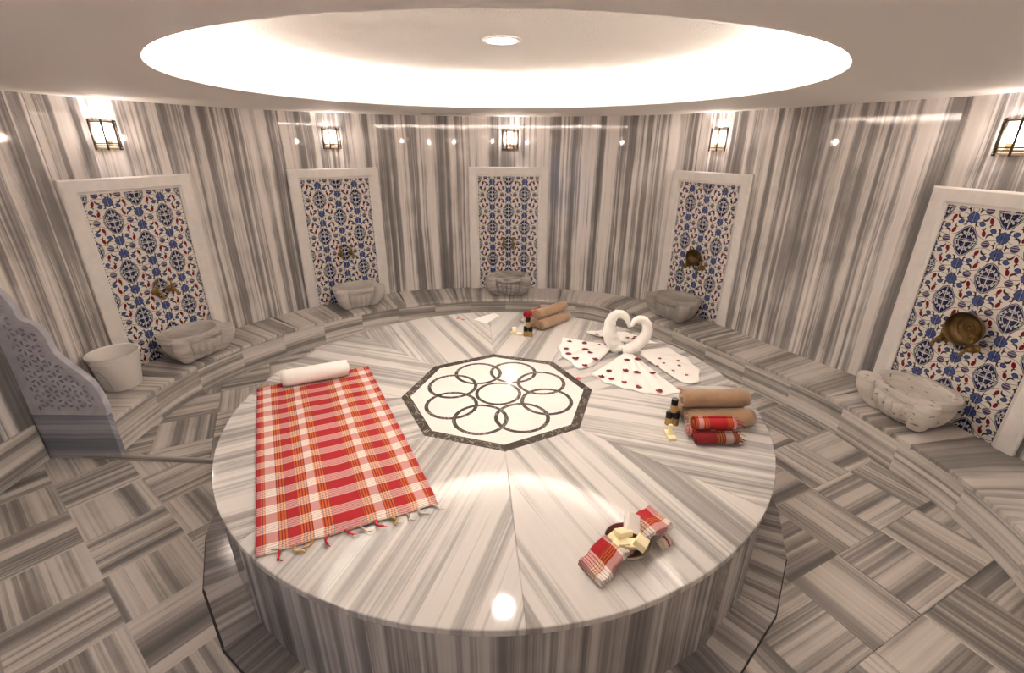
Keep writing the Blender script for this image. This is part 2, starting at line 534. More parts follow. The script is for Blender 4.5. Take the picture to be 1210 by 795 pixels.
W_FRONT = seg((2.5, -2.5), (1.6, -3.15), (.5, -3.45), (-.6, -3.45), (-1.45, -3.25))
DOOR_A, DOOR_B = (-1.45, -3.25), (-2.33, -2.66)
W_FRONT2 = seg(DOOR_B, (-2.75, -2.2), (-3.0, -1.55))

ARC = 3.0
def wall(name, poly, label, cat='wall'):
    # backing strip behind the cladding
    mb = MB()
    def off(i, d):
        a, b = poly[max(i - 1, 0)], poly[min(i + 1, len(poly) - 1)]
        t = Vector((b[0] - a[0], b[1] - a[1])).normalized()
        return (poly[i][0] - t.y * d, poly[i][1] + t.x * d)
    o1 = [off(i, 0.016) for i in range(len(poly))]
    for i in range(len(poly) - 1):
        a, b = o1[i], o1[i + 1]
        mb.quad((*a, -0.02), (*b, -0.02), (*b, C + .02), (*a, C + .02))
    base = tag(mb.build(name, 'grout'), label, cat, kind='structure')
    global ARC
    for i in range(len(poly) - 1):
        a, b = Vector(poly[i]), Vector(poly[i + 1])
        d = b - a; L = d.length; t = d / L; n = Vector((-t.y, t.x))
        g = 0.0006
        mb = MB()
        A0 = ARC; ARC += L
        mb.box(g, L - g, 0.0, 0.014, 0.0, C + .005, lambda x, y, z: (A0 + x + y, z))
        # every strip is set at its own hair's breadth of tilt, as hand-laid slabs are
        o = mb.build('marble_panel', 'wall_marble', base)
        o.location = (a.x, a.y, 0)
        o.rotation_euler = (random.uniform(-.0016, .0016), 0, math.atan2(t.y, t.x) + random.uniform(-.003, .003))
    return base
wall('wall_left', W_LEFT, 'polished wall of vertical grey and cream banded marble strips beside the pierced screen')
wall('wall_back', W_BACK, 'curved polished banded marble wall behind the rolled towels')
wall('wall_right', W_RIGHT, 'curved polished banded marble wall beside the towel swans')
wall('wall_front', W_FRONT, 'banded marble wall facing the long curved bench')
wall('wall_front_side', W_FRONT2, 'short banded marble wall next to the doorway')

# door opening: jambs, lintel
def doorway():
    a, b = Vector(DOOR_A), Vector(DOOR_B)
    t = (b - a).normalized(); L = (b - a).length
    m1 = MB(); m1.box(-.02, L + .02, -.03, .09, 2.05, C - .001, lambda x, y, z: (x, z))
    root = tag(m1.build('door_1', 'frame_marble'), 'white marble door surround opposite the bench', 'door', kind='structure')
    root.location = (a.x, a.y, 0); root.rotation_euler[2] = math.atan2(t.y, t.x)
    m1 = MB(); m1.box(-.02, .07, -.03, .09, 0, 2.049); m1.build('jamb', 'frame_marble', root)
    m1 = MB(); m1.box(L - .07, L + .02, -.03, .09, 0, 2.049); m1.build('jamb', 'frame_marble', root)
doorway()
ALLWALL = W_LEFT + W_BACK[1:] + W_RIGHT[1:] + W_FRONT[1:]

def hit_wall(p, d):
    best = None
    for a, b in zip(ALLWALL, ALLWALL[1:]):
        ex, ey = b[0] - a[0], b[1] - a[1]
        den = d[0] * ey - d[1] * ex
        if abs(den) < 1e-9: continue
        t = ((a[0] - p[0]) * ey - (a[1] - p[1]) * ex) / den
        s = ((a[0] - p[0]) * d[1] - (a[1] - p[1]) * d[0]) / den
        if t > 0.05 and -1e-6 <= s <= 1 + 1e-6 and (best is None or t < best): best = t
    return best

# ------------------------------------------------------------------ floor
fl = MB()
fl.quad((-3.6, -3.8, -.011), (3.6, -3.8, -.011), (3.6, 3.6, -.011), (-3.6, 3.6, -.011))
floor = tag(fl.build('floor', 'grout'), 'floor of square banded marble tiles with alternating grain', 'floor', kind='structure')
TS = 0.387
def tile_mesh(s, g=0.0012):
    mb = MB(); h = s / 2 - g
    mb.box(-h, h, -h, h, -.010, 0.0, lambda x, y, z: (x, y + z))
    return mb.mesh('floor_tile')
full = tile_mesh(TS)
full.materials.append(M['floor_marble'])
CURB_A, CURB_B = Vector((-3.13, .045)), Vector((-1.62, -.05))
cn = Vector((-(CURB_B - CURB_A).y, (CURB_B - CURB_A).x)).normalized()
cdist = cn.dot(CURB_A)
def lay(origin, e1, s, halves, rmin=1.50):
    e1 = Vector(e1).normalized(); e2 = Vector((-e1.y, e1.x)); o = Vector(origin)
    for i in range(-20, 21):
        for j in range(-20, 21):
            c = o + e1 * (i + .5) * s + e2 * (j + .5) * s
            r = c.length
            if r > 3.5 or r < rmin: continue
            h = s / 2 - .0012
            loc = [(c + e1 * a * h + e2 * b * h) for a, b in ((-1, -1), (1, -1), (1, 1), (-1, 1))]
            poly = [tuple(p) for p in loc]
            cut = False
            for n, d in halves:
                q = clip_half(poly, n, d)
                if len(q) != len(poly) or any(math.dist(a, b) > 1e-6 for a, b in zip(q, poly)): cut = True
                poly = q
                if len(poly) < 3: break
            if len(poly) < 3: continue
            ang = math.atan2(e1.y, e1.x) + (PI / 2 if (i + j) % 2 else 0.0)
            if not cut:
                obj('floor_tile', full, None, floor, (c.x, c.y, random.uniform(-.0004, .0004)), ang)
            else:
                ca, sa = math.cos(-ang), math.sin(-ang)
                q = [((x - c.x) * ca - (y - c.y) * sa, (x - c.x) * sa + (y - c.y) * ca) for x, y in poly]
                mb = MB(); mb.prism(q, -.010, 0.0, lambda x, y, z: (x, y + z))
                mb.build('floor_tile', 'floor_marble', floor, None, (c.x, c.y, 0), ang)
lay((1.842, -.786), (.172, -.347), TS, [((-1, 0), 0.0)])                                   # right of the platform
lay((1.842, -.786), (.172, -.347), TS, [((1, 0), 0.0), ((-cn.x, -cn.y), -cdist)])           # back left, beyond the kerb
lay((-2.255, -.729), (.294, -.231), .377, [((1, 0), 0.0), ((cn.x, cn.y), cdist)])           # front left
# marble kerb strip between the two floor areas
mb = MB()
kd = (CURB_B - CURB_A); kl = kd.length
mb.box(0, kl, -.018, .018, -.011, .022, lambda x, y, z: (y + z, x))
tag(mb.build('trim_1', 'bench_marble', None, None, (CURB_A.x, CURB_A.y, 0), math.atan2(kd.y, kd.x), bevel=.004), 'narrow raised marble strip across the floor by the pierced screen', 'floor strip', kind='structure')

# ------------------------------------------------------------------ ceiling with round recess
OC, OR, CR = (0.03, 0.0), 1.47, 2.297     # recess centre, radius, height of its rim
def ring(mb, r0, z0, r1, z1, seg=128, c=OC):
    mb.grid(lambda a, t: (c[0] + (r0 + (r1 - r0) * t) * math.cos(2 * PI * a), c[1] + (r0 + (r1 - r0) * t) * math.sin(2 * PI * a), z0 + (z1 - z0) * t), seg, 1, True)
mb = MB(); ring(mb, OR, CR, 4.6, CR + (C + .003 - CR) / 1.73 * (4.6 - OR))
ceiling = tag(mb.build('ceiling', 'ceiling_paint'), 'taupe painted ceiling around the round lit recess', 'ceiling', kind='structure')
mb = MB()
for a in ((OR, CR, OR, CR + .055), (OR, CR + .055, OR + .05, CR + .055), (OR + .05, CR + .055, OR + .05, CR + .012), (OR + .05, CR + .012, OR + .20, CR + .012)): ring(mb, *a)
mb.build('recess_lip', 'stucco', ceiling, 40)
RZ = CR + .205
prof = [(OR + .20, CR + .012), (OR + .20, CR + .08)] + [(OR + .20 - .125 * (1 - math.cos(k * PI / 12)), CR + .08 + .125 * math.sin(k * PI / 12)) for k in range(1, 7)]
prof += [(r_, RZ) for r_ in (1.3, 1.0, .6, .3, .095)]
mb = MB()
for (r0, z0), (r1, z1) in zip(prof, prof[1:]): ring(mb, r0, z0, r1, z1)
mb.build('recess_dome', 'stucco', ceiling, 60)
mb = MB()
for k in range(8):
    a0, a1 = 2 * PI * k / 8, 2 * PI * (k + 1) / 8
    ring(mb, OR + .115 + .012 * math.cos(a0), CR + .03 + .012 * math.sin(a0), OR + .115 + .012 * math.cos(a1), CR + .03 + .012 * math.sin(a1))
tag(mb.build('led_strip', 'led', ceiling, 180), 'glowing warm white light strip hidden behind the recess lip')
d = thing('downlight', 'small round downlight in the middle of the ceiling recess', 'downlight', (OC[0], OC[1], RZ))
mb = MB(); mb.lathe([(.095, .012), (.095, -.004), (.088, -.010), (.074, -.008), (.070, .004)], 40); mb.build('trim_ring', 'frame_marble', d, 40)
mb = MB(); mb.grid(lambda a, t: (.070 * t * math.cos(2 * PI * a), .070 * t * math.sin(2 * PI * a), -.003), 32, 1, True); mb.build('lens', 'lamp', d)
# slot vent in the ceiling close to the back wall
v = thing('ceiling_vent', 'narrow slotted air vent in the ceiling near the back wall', 'vent', (-.62, 2.78, C - .0035), -.12)
mb = MB(); mb.box(-.30, .30, -.06, .06, 0, .006); mb.build('frame', 'ceiling_paint', v)
for k in range(3):
    mb = MB(); mb.box(-.26 + k * .18, -.10 + k * .18, -.022, .022, -.003, .001); mb.build('slot', 'slot_dark', v)

# ------------------------------------------------------------------ round platform
plat = thing('marble_platform', 'large round heated marble platform with a dark octagon inlay', 'platform')
PHI = math.radians(95.04); RO8 = .6188; RI8 = .562; RP = 1.6
mid_ap = RO8 * math.cos(PI / 8)
for k in range(8):
    a0 = PHI + k * PI / 4; a1 = a0 + PI / 4; am = (a0 + a1) / 2
    g = .0006
    arc = [(RP * math.cos(a0 + (a1 - a0) * t / 18), RP * math.sin(a0 + (a1 - a0) * t / 18)) for t in range(19)]
    poly = [(RO8 * math.cos(a0), RO8 * math.sin(a0))] + arc + [(RO8 * math.cos(a1), RO8 * math.sin(a1))]
    ca, sa = math.cos(-am), math.sin(-am)
    loc = [(x * ca - y * sa, x * sa + y * ca) for x, y in poly]
    mb = MB(); mb.prism(loc, T - .032, T, lambda x, y, z: (y, x + z))
    mb.build('wedge_slab', 'slab_marble', plat, None, None, am, bevel=.0045)
    # dark border of the octagon
    q = [(RI8 * math.cos(a0), RI8 * math.sin(a0)), (RO8 * math.cos(a0), RO8 * math.sin(a0)), (RO8 * math.cos(a1), RO8 * math.sin(a1)), (RI8 * math.cos(a1), RI8 * math.sin(a1))]
    mb = MB(); mb.prism(q, T - .03, T + .0004); mb.build('octagon_border', 'inlay_dark', plat)
mb = MB(); mb.prism([(RI8 * math.cos(PHI + k * PI / 4), RI8 * math.sin(PHI + k * PI / 4)) for k in range(8)], T - .03, T + .0003)
mb.build('octagon_field', 'inlay_white', plat)
def flat_ring(c, r0, r1, z):
    mb = MB()
    pr = [(r0, z - .004), (r0, z), (r1, z), (r1, z - .004)]
    mb.lathe(pr, 72, (c[0], c[1], 0))
    return mb
flat_ring((0, 0), .128, .150, T + .0010).build('inlay_ring', 'inlay_dark', plat)
for k in range(8):
    a = PHI + PI / 8 + k * PI / 4
    flat_ring((.322 * math.cos(a), .322 * math.sin(a)), .142, .166, T + .0007 + .0001 * (k % 2)).build('inlay_ring', 'inlay_dark', plat)
NS = 28; off0 = math.radians(-41.1)
for k in range(NS):
    a0, a1 = off0 + 2 * PI * k / NS, off0 + 2 * PI * (k + 1) / NS
    am = (a0 + a1) / 2
    def sector(r0, r1, z0, z1, uvf, name, mat, bev=0.0):
        pts = [(r0, a0), (r1, a0), (r1, a1), (r0, a1)]
        loc = [(r * math.cos(a - am), r * math.sin(a - am)) for r, a in pts]
        m_ = MB(); m_.prism(loc, z0, z1, uvf)
        return m_.build(name, mat, plat, None, None, am, bevel=bev)
    sector(1.55, 1.593, .012, T - .033, lambda x, y, z: (y + x, z), 'side_panel', 'side_marble')
    sector(1.50, 1.745 + random.uniform(-.003, .003), .001, .020, lambda x, y, z: (y, x + z), 'base_plate', 'side_marble')

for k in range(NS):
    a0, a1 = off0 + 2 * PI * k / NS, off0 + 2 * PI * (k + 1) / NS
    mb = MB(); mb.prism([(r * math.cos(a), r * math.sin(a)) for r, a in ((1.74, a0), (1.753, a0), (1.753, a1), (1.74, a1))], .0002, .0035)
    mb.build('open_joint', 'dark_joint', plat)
# ------------------------------------------------------------------ curved bench
FRONT = [(-2.655, .078), (-2.665, .35), (-2.65, .65), (-2.605, .91), (-2.49, 1.23), (-2.31, 1.545), (-2.09, 1.85), (-1.85, 2.10), (-1.58, 2.32), (-1.22, 2.54), (-.54, 2.77), (-.04, 2.815), (.5, 2.80), (.88, 2.745), (1.10, 2.645), (1.52, 2.25), (1.79, 1.815), (2.03, 1.365), (2.345, .79), (2.515, .39), (2.605, 0.0), (2.66, -.3), (2.67, -.55), (2.62, -.9), (2.50, -1.3), (2.26, -1.75), (1.95, -2.15)]
bench = thing('marble_bench', 'long low curved banded marble bench along the wall', 'bench')
fine = catmull(FRONT, 8)
def bench_pieces(step, fn):
    pts = resample(fine, step)
    sub = 4
    dense = resample(fine, step / sub)
    n = min((len(dense) - 1) // sub, len(pts) - 1)
    for i in range(n):
        ch = dense[i * sub:i * sub + sub + 1]
        fn(ch)
def outward(ch, i):
    a, b = ch[max(i - 1, 0)], ch[min(i + 1, len(ch) - 1)]
    t = Vector((b[0] - a[0], b[1] - a[1])).normalized()
    return Vector((-t.y, t.x))
def strip(ch, d0, d1, z0, z1, uvmode, name, mat, bev):
    c0 = Vector(ch[len(ch) // 2]); L = 0.0
    inner, outer = [], []
    for i, p in enumerate(ch):
        n = outward(ch, i); p = Vector(p)
        h = hit_wall(p, n) if d1 is None else d1
        if h is None: h = .5
        inner.append(p + n * d0); outer.append(p + n * min(h - .001, .75))
    mb = MB(); k = len(ch)
    arc = [0.0]
    for a, b in zip(ch, ch[1:]): arc.append(arc[-1] + math.dist(a, b))
    rows = []
    for i in range(k):
        I, O = inner[i] - c0, outer[i] - c0
        rows.append(mb.add([(I.x, I.y, z0), (I.x, I.y, z1), (O.x, O.y, z1), (O.x, O.y, z0)]))
    def uvs(i, j):
        I = (arc[i], 0.0); dd = (outer[i] - inner[i]).length
        pos = [(arc[i], z0), (arc[i], z1), (arc[i], z1 + dd), (arc[i], z1 + dd)][j]
        return pos if uvmode == 'radial' else (pos[1], pos[0])
    for i in range(k - 1):
        for j in range(4):
            jj = (j + 1) % 4
            mb.face((rows[i] + j, rows[i] + jj, rows[i + 1] + jj, rows[i + 1] + j)[::-1], [uvs(i, j), uvs(i, jj), uvs(i + 1, jj), uvs(i + 1, j)][::-1])
    mb.face([rows[0] + j for j in range(4)][::-1], [uvs(0, j) for j in range(4)][::-1])
    mb.face([rows[-1] + j for j in range(4)], [uvs(k - 1, j) for j in range(4)])
    mb.build(name, mat, bench, None, (c0.x, c0.y, 0), bevel=bev)
bench_pieces(.62, lambda ch: strip(ch, 0.0, None, B - .03, B, 'radial', 'seat_slab', 'seat_marble', .0035))
bench_pieces(.43, lambda ch: strip(ch, 0.014, 0.05, 0.0005, B - .0305, 'flat', 'riser_panel', 'bench_marble', 0.0))

# baseboard along the left wall, in front of the screen
mb = MB()
bb = [p for p in W_LEFT if p[1] < .05][-6:] + [(-3.124, .0)]
bb = [p for p in W_LEFT if p[1] < -.05] + [(-3.124, -.004)]
pl = [(p[0] + .022, p[1]) for p in bb] ; pr_ = [(p[0] + .001, p[1]) for p in reversed(bb)]
poly = pl + pr_
area = sum(poly[i][0] * poly[(i + 1) % len(poly)][1] - poly[(i + 1) % len(poly)][0] * poly[i][1] for i in range(len(poly)))
if area < 0: poly = poly[::-1]
mb.prism(poly, .0005, B + .01, lambda x, y, z: (z + x, y))
tag(mb.build('baseboard_left', 'bench_marble', bevel=.003), 'tall banded marble baseboard on the wall by the pierced screen', 'baseboard', kind='structure')

# ------------------------------------------------------------------ tiled wall panels
PH = 1.78 - B; IW, FWD = .735, .12
NAMES = ['white bucket', 'plain cream basin', 'strongly veined basin', 'grey basin', 'flecked white basin']
LP = ['blue floral tile panel in white marble frame behind the white bucket',
      'blue floral tile panel in white marble frame above the plain cream basin',
      'blue floral tile panel in white marble frame above the dark veined basin',
      'blue floral tile panel with small hung bowl, above the plain grey basin',
      'blue floral tile panel in white frame above the dark flecked white basin']
def frame_rail(pts, mb_name, parent):
    """pts: four plan-view (x, z) corners: outer a, outer b, inner b, inner a"""
    mb = MB()
    (oa, ob, ib, ia) = pts
    def L(p, q, t): return (p[0] + (q[0] - p[0]) * t, p[1] + (q[1] - p[1]) * t)
    cs = [(0.0, -.012), (0.0, -.034), (.10, -.040), (.80, -.040), (.90, -.030), (1.0, -.026), (1.0, -.004)]
    ra = [(*L(oa, ia, t), y) for t, y in cs]; rb = [(*L(ob, ib, t), y) for t, y in cs]
    k = len(cs)
    n = mb.add([(x, y, z) for x, z, y in ra] + [(x, y, z) for x, z, y in rb])
    for i in range(k - 1): mb.face((n + i, n + i + 1, n + k + i + 1, n + k + i))
    mb.face([n + i for i in reversed(range(k))]); mb.face([n + k + i for i in range(k)])
    return mb.build(mb_name, 'frame_marble', parent)
PFR = []
for idx, (a, b) in enumerate(PANELS):
    cx, cy = (a[0] + b[0]) / 2, (a[1] + b[1]) / 2
    rot = math.atan2(b[1] - a[1], b[0] - a[0]); L = math.dist(a, b)
    PFR.append((cx, cy, rot))
    t = thing('tile_panel', LP[idx], 'tile panel', (cx, cy, B), rot)
    hw, iw = L / 2, L / 2 - FWD
    z0, top, itop = .001, PH, PH - .11
    frame_rail([(-hw, z0), (-hw, top), (-iw, itop), (-iw, z0)], 'frame_rail', t)
    frame_rail([(hw, top), (hw, z0), (iw, z0), (iw, itop)], 'frame_rail', t)
    frame_rail([(-hw, top), (hw, top), (iw, itop), (-iw, itop)], 'frame_rail', t)
    xs = [-iw] + [k * .2 for k in (-1, 0, 1)] + [iw]
    zs = [z0]; zz = itop - .2
    rows = []
    while zz > z0 + .02: rows.append(zz); zz -= .2
    zs = [z0] + rows[::-1] + [itop]
    for i in range(len(xs) - 1):
        for j in range(len(zs) - 1):
            mb = MB(); g = .0013
            mb.box(xs[i] + g, xs[i + 1] - g, -.018, -.006, zs[j] + g, zs[j + 1] - g, lambda x, y, z: (x, z - itop + .012))
            mb.build('tile', 'iznik', t)
    mb = MB(); mb.box(-iw, iw, -.0165, -.004, z0, itop); mb.build('grout_bed', plain('pale_grout', (.74, .70, .66), .9) if idx == 0 else bpy.data.materials['pale_grout'], t)

def place(idx, lx, ly, z):
    """panel-frame offset (x right, y out into the room) to world"""
    cx, cy, rot = PFR[idx]
    return (cx + lx * math.cos(rot) + ly * math.sin(rot), cy + lx * math.sin(rot) - ly * math.cos(rot), z)

# ------------------------------------------------------------------ marble basins
def make_basin(idx, label, mat):
    t = thing('marble_basin', label, 'basin', place(idx, 0, .245, B + .0006), PFR[idx][2])
    RX, RY, H = .262, .208, .240
    prof = [(0.0, .004), (.30, .0), (.52, .0), (.58, .004), (.66, .018), (.74, .038), (.81, .062), (.87, .090), (.91, .118), (.935, .145), (.945, .165), (.945, .176), (.925, .179), (.925, .184), (.965, .187), (.995, .194), (1.0, .205), (1.0, .228), (.985, .240), (.82, .240), (.79, .232), (.77, .190), (.73, .125), (.62, .075), (.30, .058), (0.0, .055)]
    NA = 220
    def pt(a, s):
        k = round(s * (len(prof) - 1)); r, z = prof[k]
        th = 2 * PI * a
        c, sn = math.cos(th), math.sin(th)
        e = 2.05
        rad = (abs(c) ** e + abs(sn) ** e) ** (-1 / e)
        x, y = RX * rad * c * r, RY * rad * sn * r
        if 3 <= k <= 11 and y < 0:
            fx = x / (.150 * (.55 + .45 * r))        # gadroons across the front, between the corner lugs
            if abs(fx) < 1.0:
                env = min(1.0, (z - .002) / .02) * (1.0 if k < 11 else .55)
                y -= env * (.030 * abs(math.cos(fx * 2.5 * PI)) ** .55 - .008)
        return (x, y, z)
    mb = MB(); mb.grid(lambda a, s: pt(a, s), NA, len(prof) - 1, True)
    mb.build('bowl', mat, t, 45)
    for s in (-1, 1):
        mb = MB()
        lp = [(0, .006), (.028, .006), (.042, .014), (.052, .035), (.060, .075), (.065, .12), (.067, .17), (.067, .205), (.067, .228), (.061, .2405), (.0, .2408)]
        def lf(a, q, s=s):
            k = round(q * (len(lp) - 1)); r, z = lp[k]
            f = min(1, z / .15) ** .7
            return (s * (.135 + .083 * f) + r * math.cos(2 * PI * a), -(.100 + .060 * f) + r * math.sin(2 * PI * a) * .95, z)
        mb.grid(lf, 32, len(lp) - 1, True)
        mb.build('corner_lug', mat, t, 45)
    return t
make_basin(0, 'cream marble basin with soft veins and fluted front, standing next to the white bucket', 'basin_a')
make_basin(1, 'plain pale cream marble basin with fluted front, under two brass taps', 'basin_b')
make_basin(2, 'marble basin with strong dark wavy veins, at the far middle of the bench', 'basin_c')
make_basin(3, 'plain grey marble basin on the bench behind the towel swans', 'basin_d')
make_basin(4, 'whitish marble basin flecked with dark spots and fluted front', 'basin_e')

# ------------------------------------------------------------------ brass taps, hung bowls
def make_tap(idx, sx, label, group):
    t = thing('brass_tap', label, 'tap', place(idx, sx * (.062 if idx < 3 else .092), .018, .845 if idx < 3 else .815), PFR[idx][2], group)
    mb = MB()
    def ylathe(prof, seg=16, m_=mb):
        m_.grid(lambda a, q: (prof[round(q * (len(prof) - 1))][0] * math.cos(2 * PI * a), -prof[round(q * (len(prof) - 1))][1], prof[round(q * (len(prof) - 1))][0] * math.sin(2 * PI * a)), seg, len(prof) - 1, True)
    ylathe([(0, 0), (.028, 0), (.028, .006), (.014, .012), (.012, .028), (.020, .040), (.023, .055), (.018, .070), (.011, .078), (.0, .080)])
    mb.build('body', 'brass', t, 60)
    mb = MB(); mb.tube(catmull([(0, -.062, 0), (0, -.088, -.004), (0, -.104, -.020), (0, -.108, -.046)], 5), [.0125] * 10 + [.011] * 3 + [.012] * 3, 10)
    mb.build('spout', 'brass', t, 60)
    mb = MB(); mb.tube([(0, -.052, .015), (0, -.052, .034), (0, -.052, .042), (0, -.052, .058)], [.012, .010, .014, .007], 10)
    mb.tube([(0, -.052, .055), (0, -.053, .078)], [.006, .005], 8)
    h = mb.build('handle', 'brass', t, 60)
    mb = MB()
    for a in range(5):
        w = PI * (.1 + .2 * a)
        mb.tube([(0, -.053, .078), (.024 * math.cos(w), -.053, .080 + .022 * math.sin(w)), (.028 * math.cos(w), -.053, .080 + .026 * math.sin(w))], [.004, .007, .003], 6)
    mb.build('pierced_crest', 'brass', h, 60)
    return t
TL = [('brass tap over the soft veined basin, on the bucket side', 'brass tap over the soft veined basin, on the side away from the bucket'),
      ('brass tap over the plain cream basin, on the bucket side', 'brass tap over the plain cream basin, on the side toward the dark veined basin'),
      ('brass tap over the dark veined basin, on the plain cream basin side', 'brass tap over the dark veined basin, on the grey basin side'),
      ('brass tap by the small hung bowl, on the dark veined basin side', 'brass tap by the small hung bowl, on the flecked basin side'),
      ('brass tap by the large hung bowl, on the grey basin side', 'brass tap by the large hung bowl, on the side away from the grey basin')]
for i in range(5):
    for s in (0, 1): make_tap(i, s * 2 - 1, TL[i][s], 'brass taps on the tile panels')
def hung_bowl(idx, lx, z, r, label):
    t = thing('bronze_bowl', label, 'bowl', place(idx, lx, .062, z), PFR[idx][2])
    prof = [(0, .004), (.12, .004), (.14, .010), (.18, .004), (.60, .002), (.66, .006), (.84, .014), (.96, .034), (1.0, .058), (1.03, .060), (1.02, .054), (.98, .030), (.86, .006), (.66, -.004), (0, -.006)]
    mb = MB()
    mb.grid(lambda a, q: (r * prof[round(q * 14)][0] * math.cos(2 * PI * a), -prof[round(q * 14)][1], r * prof[round(q * 14)][0] * math.sin(2 * PI * a)), 48, 14, True)
    mb.build('vessel', 'bowl_metal', t, 50)
    for f_, dy in ((.30, .007), (.62, .008)):
        mb = MB(); mb.tube([(r * f_ * math.cos(2 * PI * k / 32), -dy, r * f_ * math.sin(2 * PI * k / 32)) for k in range(33)], .0022, 6)
        mb.build('embossed_ring', 'bowl_metal', t, 60)
hung_bowl(3, 0.012, .925, .085, 'small round bronze bowl hung over taps on tiles behind the towel swans')
hung_bowl(4, .045, .94, .108, 'large round bronze bowl hung over taps above the flecked white basin')

# ------------------------------------------------------------------ wall sconces
def make_sconce(loc, rot, label, group=None):
    t = thing('wall_sconce', label, 'wall lamp', loc, rot, group)
    mb = MB(); mb.box(-.075, .075, -.016, -.001, -.10, .10); mb.build('back_plate', 'plate', t, bevel=.003)
    R, Z = .088, .105
    def arc(a0=-78, a1=78, n=14): return [math.radians(a0 + (a1 - a0) * k / n) for k in range(n + 1)]
    def pos(w, r): return (r * math.sin(w), -.016 - r * (math.cos(w) - math.cos(math.radians(78))) * 1.0)
    mb = MB()
    A = arc()
    mb.grid(lambda a, q: (*pos(A[round(a * 14)], R), -Z * .86 + q * 2 * Z * .86), 14, 1, False, lambda a, q: (a * .24, q * .18))
    mb.build('glass_shade', 'glass', t, 60)
    for z in (-Z * .86, -Z * .70, -Z * .54, Z * .86):
        mb = MB(); mb.tube([(*pos(w, R + .002), z) for w in A], .0042, 6); mb.build('rim', 'gold_ring' if z == -Z * .86 else 'bronze_bar', t, 60)
    for w in (-74, -26, 26, 74):
        x, y = pos(math.radians(w), R + .006)
        mb = MB(); mb.tube([(x, y, -Z), (x, y, Z)], .0075, 6); mb.build('bar', 'bronze_bar', t, 60)
    mb = MB(); mb.lathe([(0, .052), (.012, .05), (.022, .038), (.027, .02), (.024, 0), (.014, -.018), (.012, -.03), (0, -.03)], 16, (0, -.052, .0)); mb.build('bulb', 'bulb', t, 180)
    mb = MB(); mb.lathe([(0, -.03), (.015, -.03), (.015, -.07), (0, -.07)], 12, (0, -.052, .0)); mb.build('socket', 'gold_ring', t, 60)
    return t
SL = ['bronze barred wall sconce above the panel behind the white bucket', 'bronze barred wall sconce above the plain cream basin', 'bronze barred wall sconce above the dark veined basin', 'bronze barred wall sconce above the grey basin behind the swans', 'bronze barred wall sconce above the flecked white basin']
SOFF = [-.08, .015, .02, .03, -.13]
for i in range(5):
    make_sconce(place(i, SOFF[i], 0.002, 2.08), PFR[i][2], SL[i])
def sconce_on(poly, frac, label):
    k = int(frac * (len(poly) - 1)); a, b = poly[k], poly[k + 1]
    rot = math.atan2(b[1] - a[1], b[0] - a[0])
    make_sconce(((a[0] + b[0]) / 2 + .003 * math.sin(rot), (a[1] + b[1]) / 2 - .003 * math.cos(rot), 2.08), rot, label, 'sconces on the doorway side')
for f_ in (.06, .28, .5, .72, .94): sconce_on(W_FRONT, f_, 'bronze barred wall sconce on the wall opposite the bench')
sconce_on(W_RIGHT[-8:], .5, 'bronze barred wall sconce on the wall opposite the bench')
sconce_on(W_FRONT2, .4, 'bronze barred wall sconce on the wall opposite the bench')

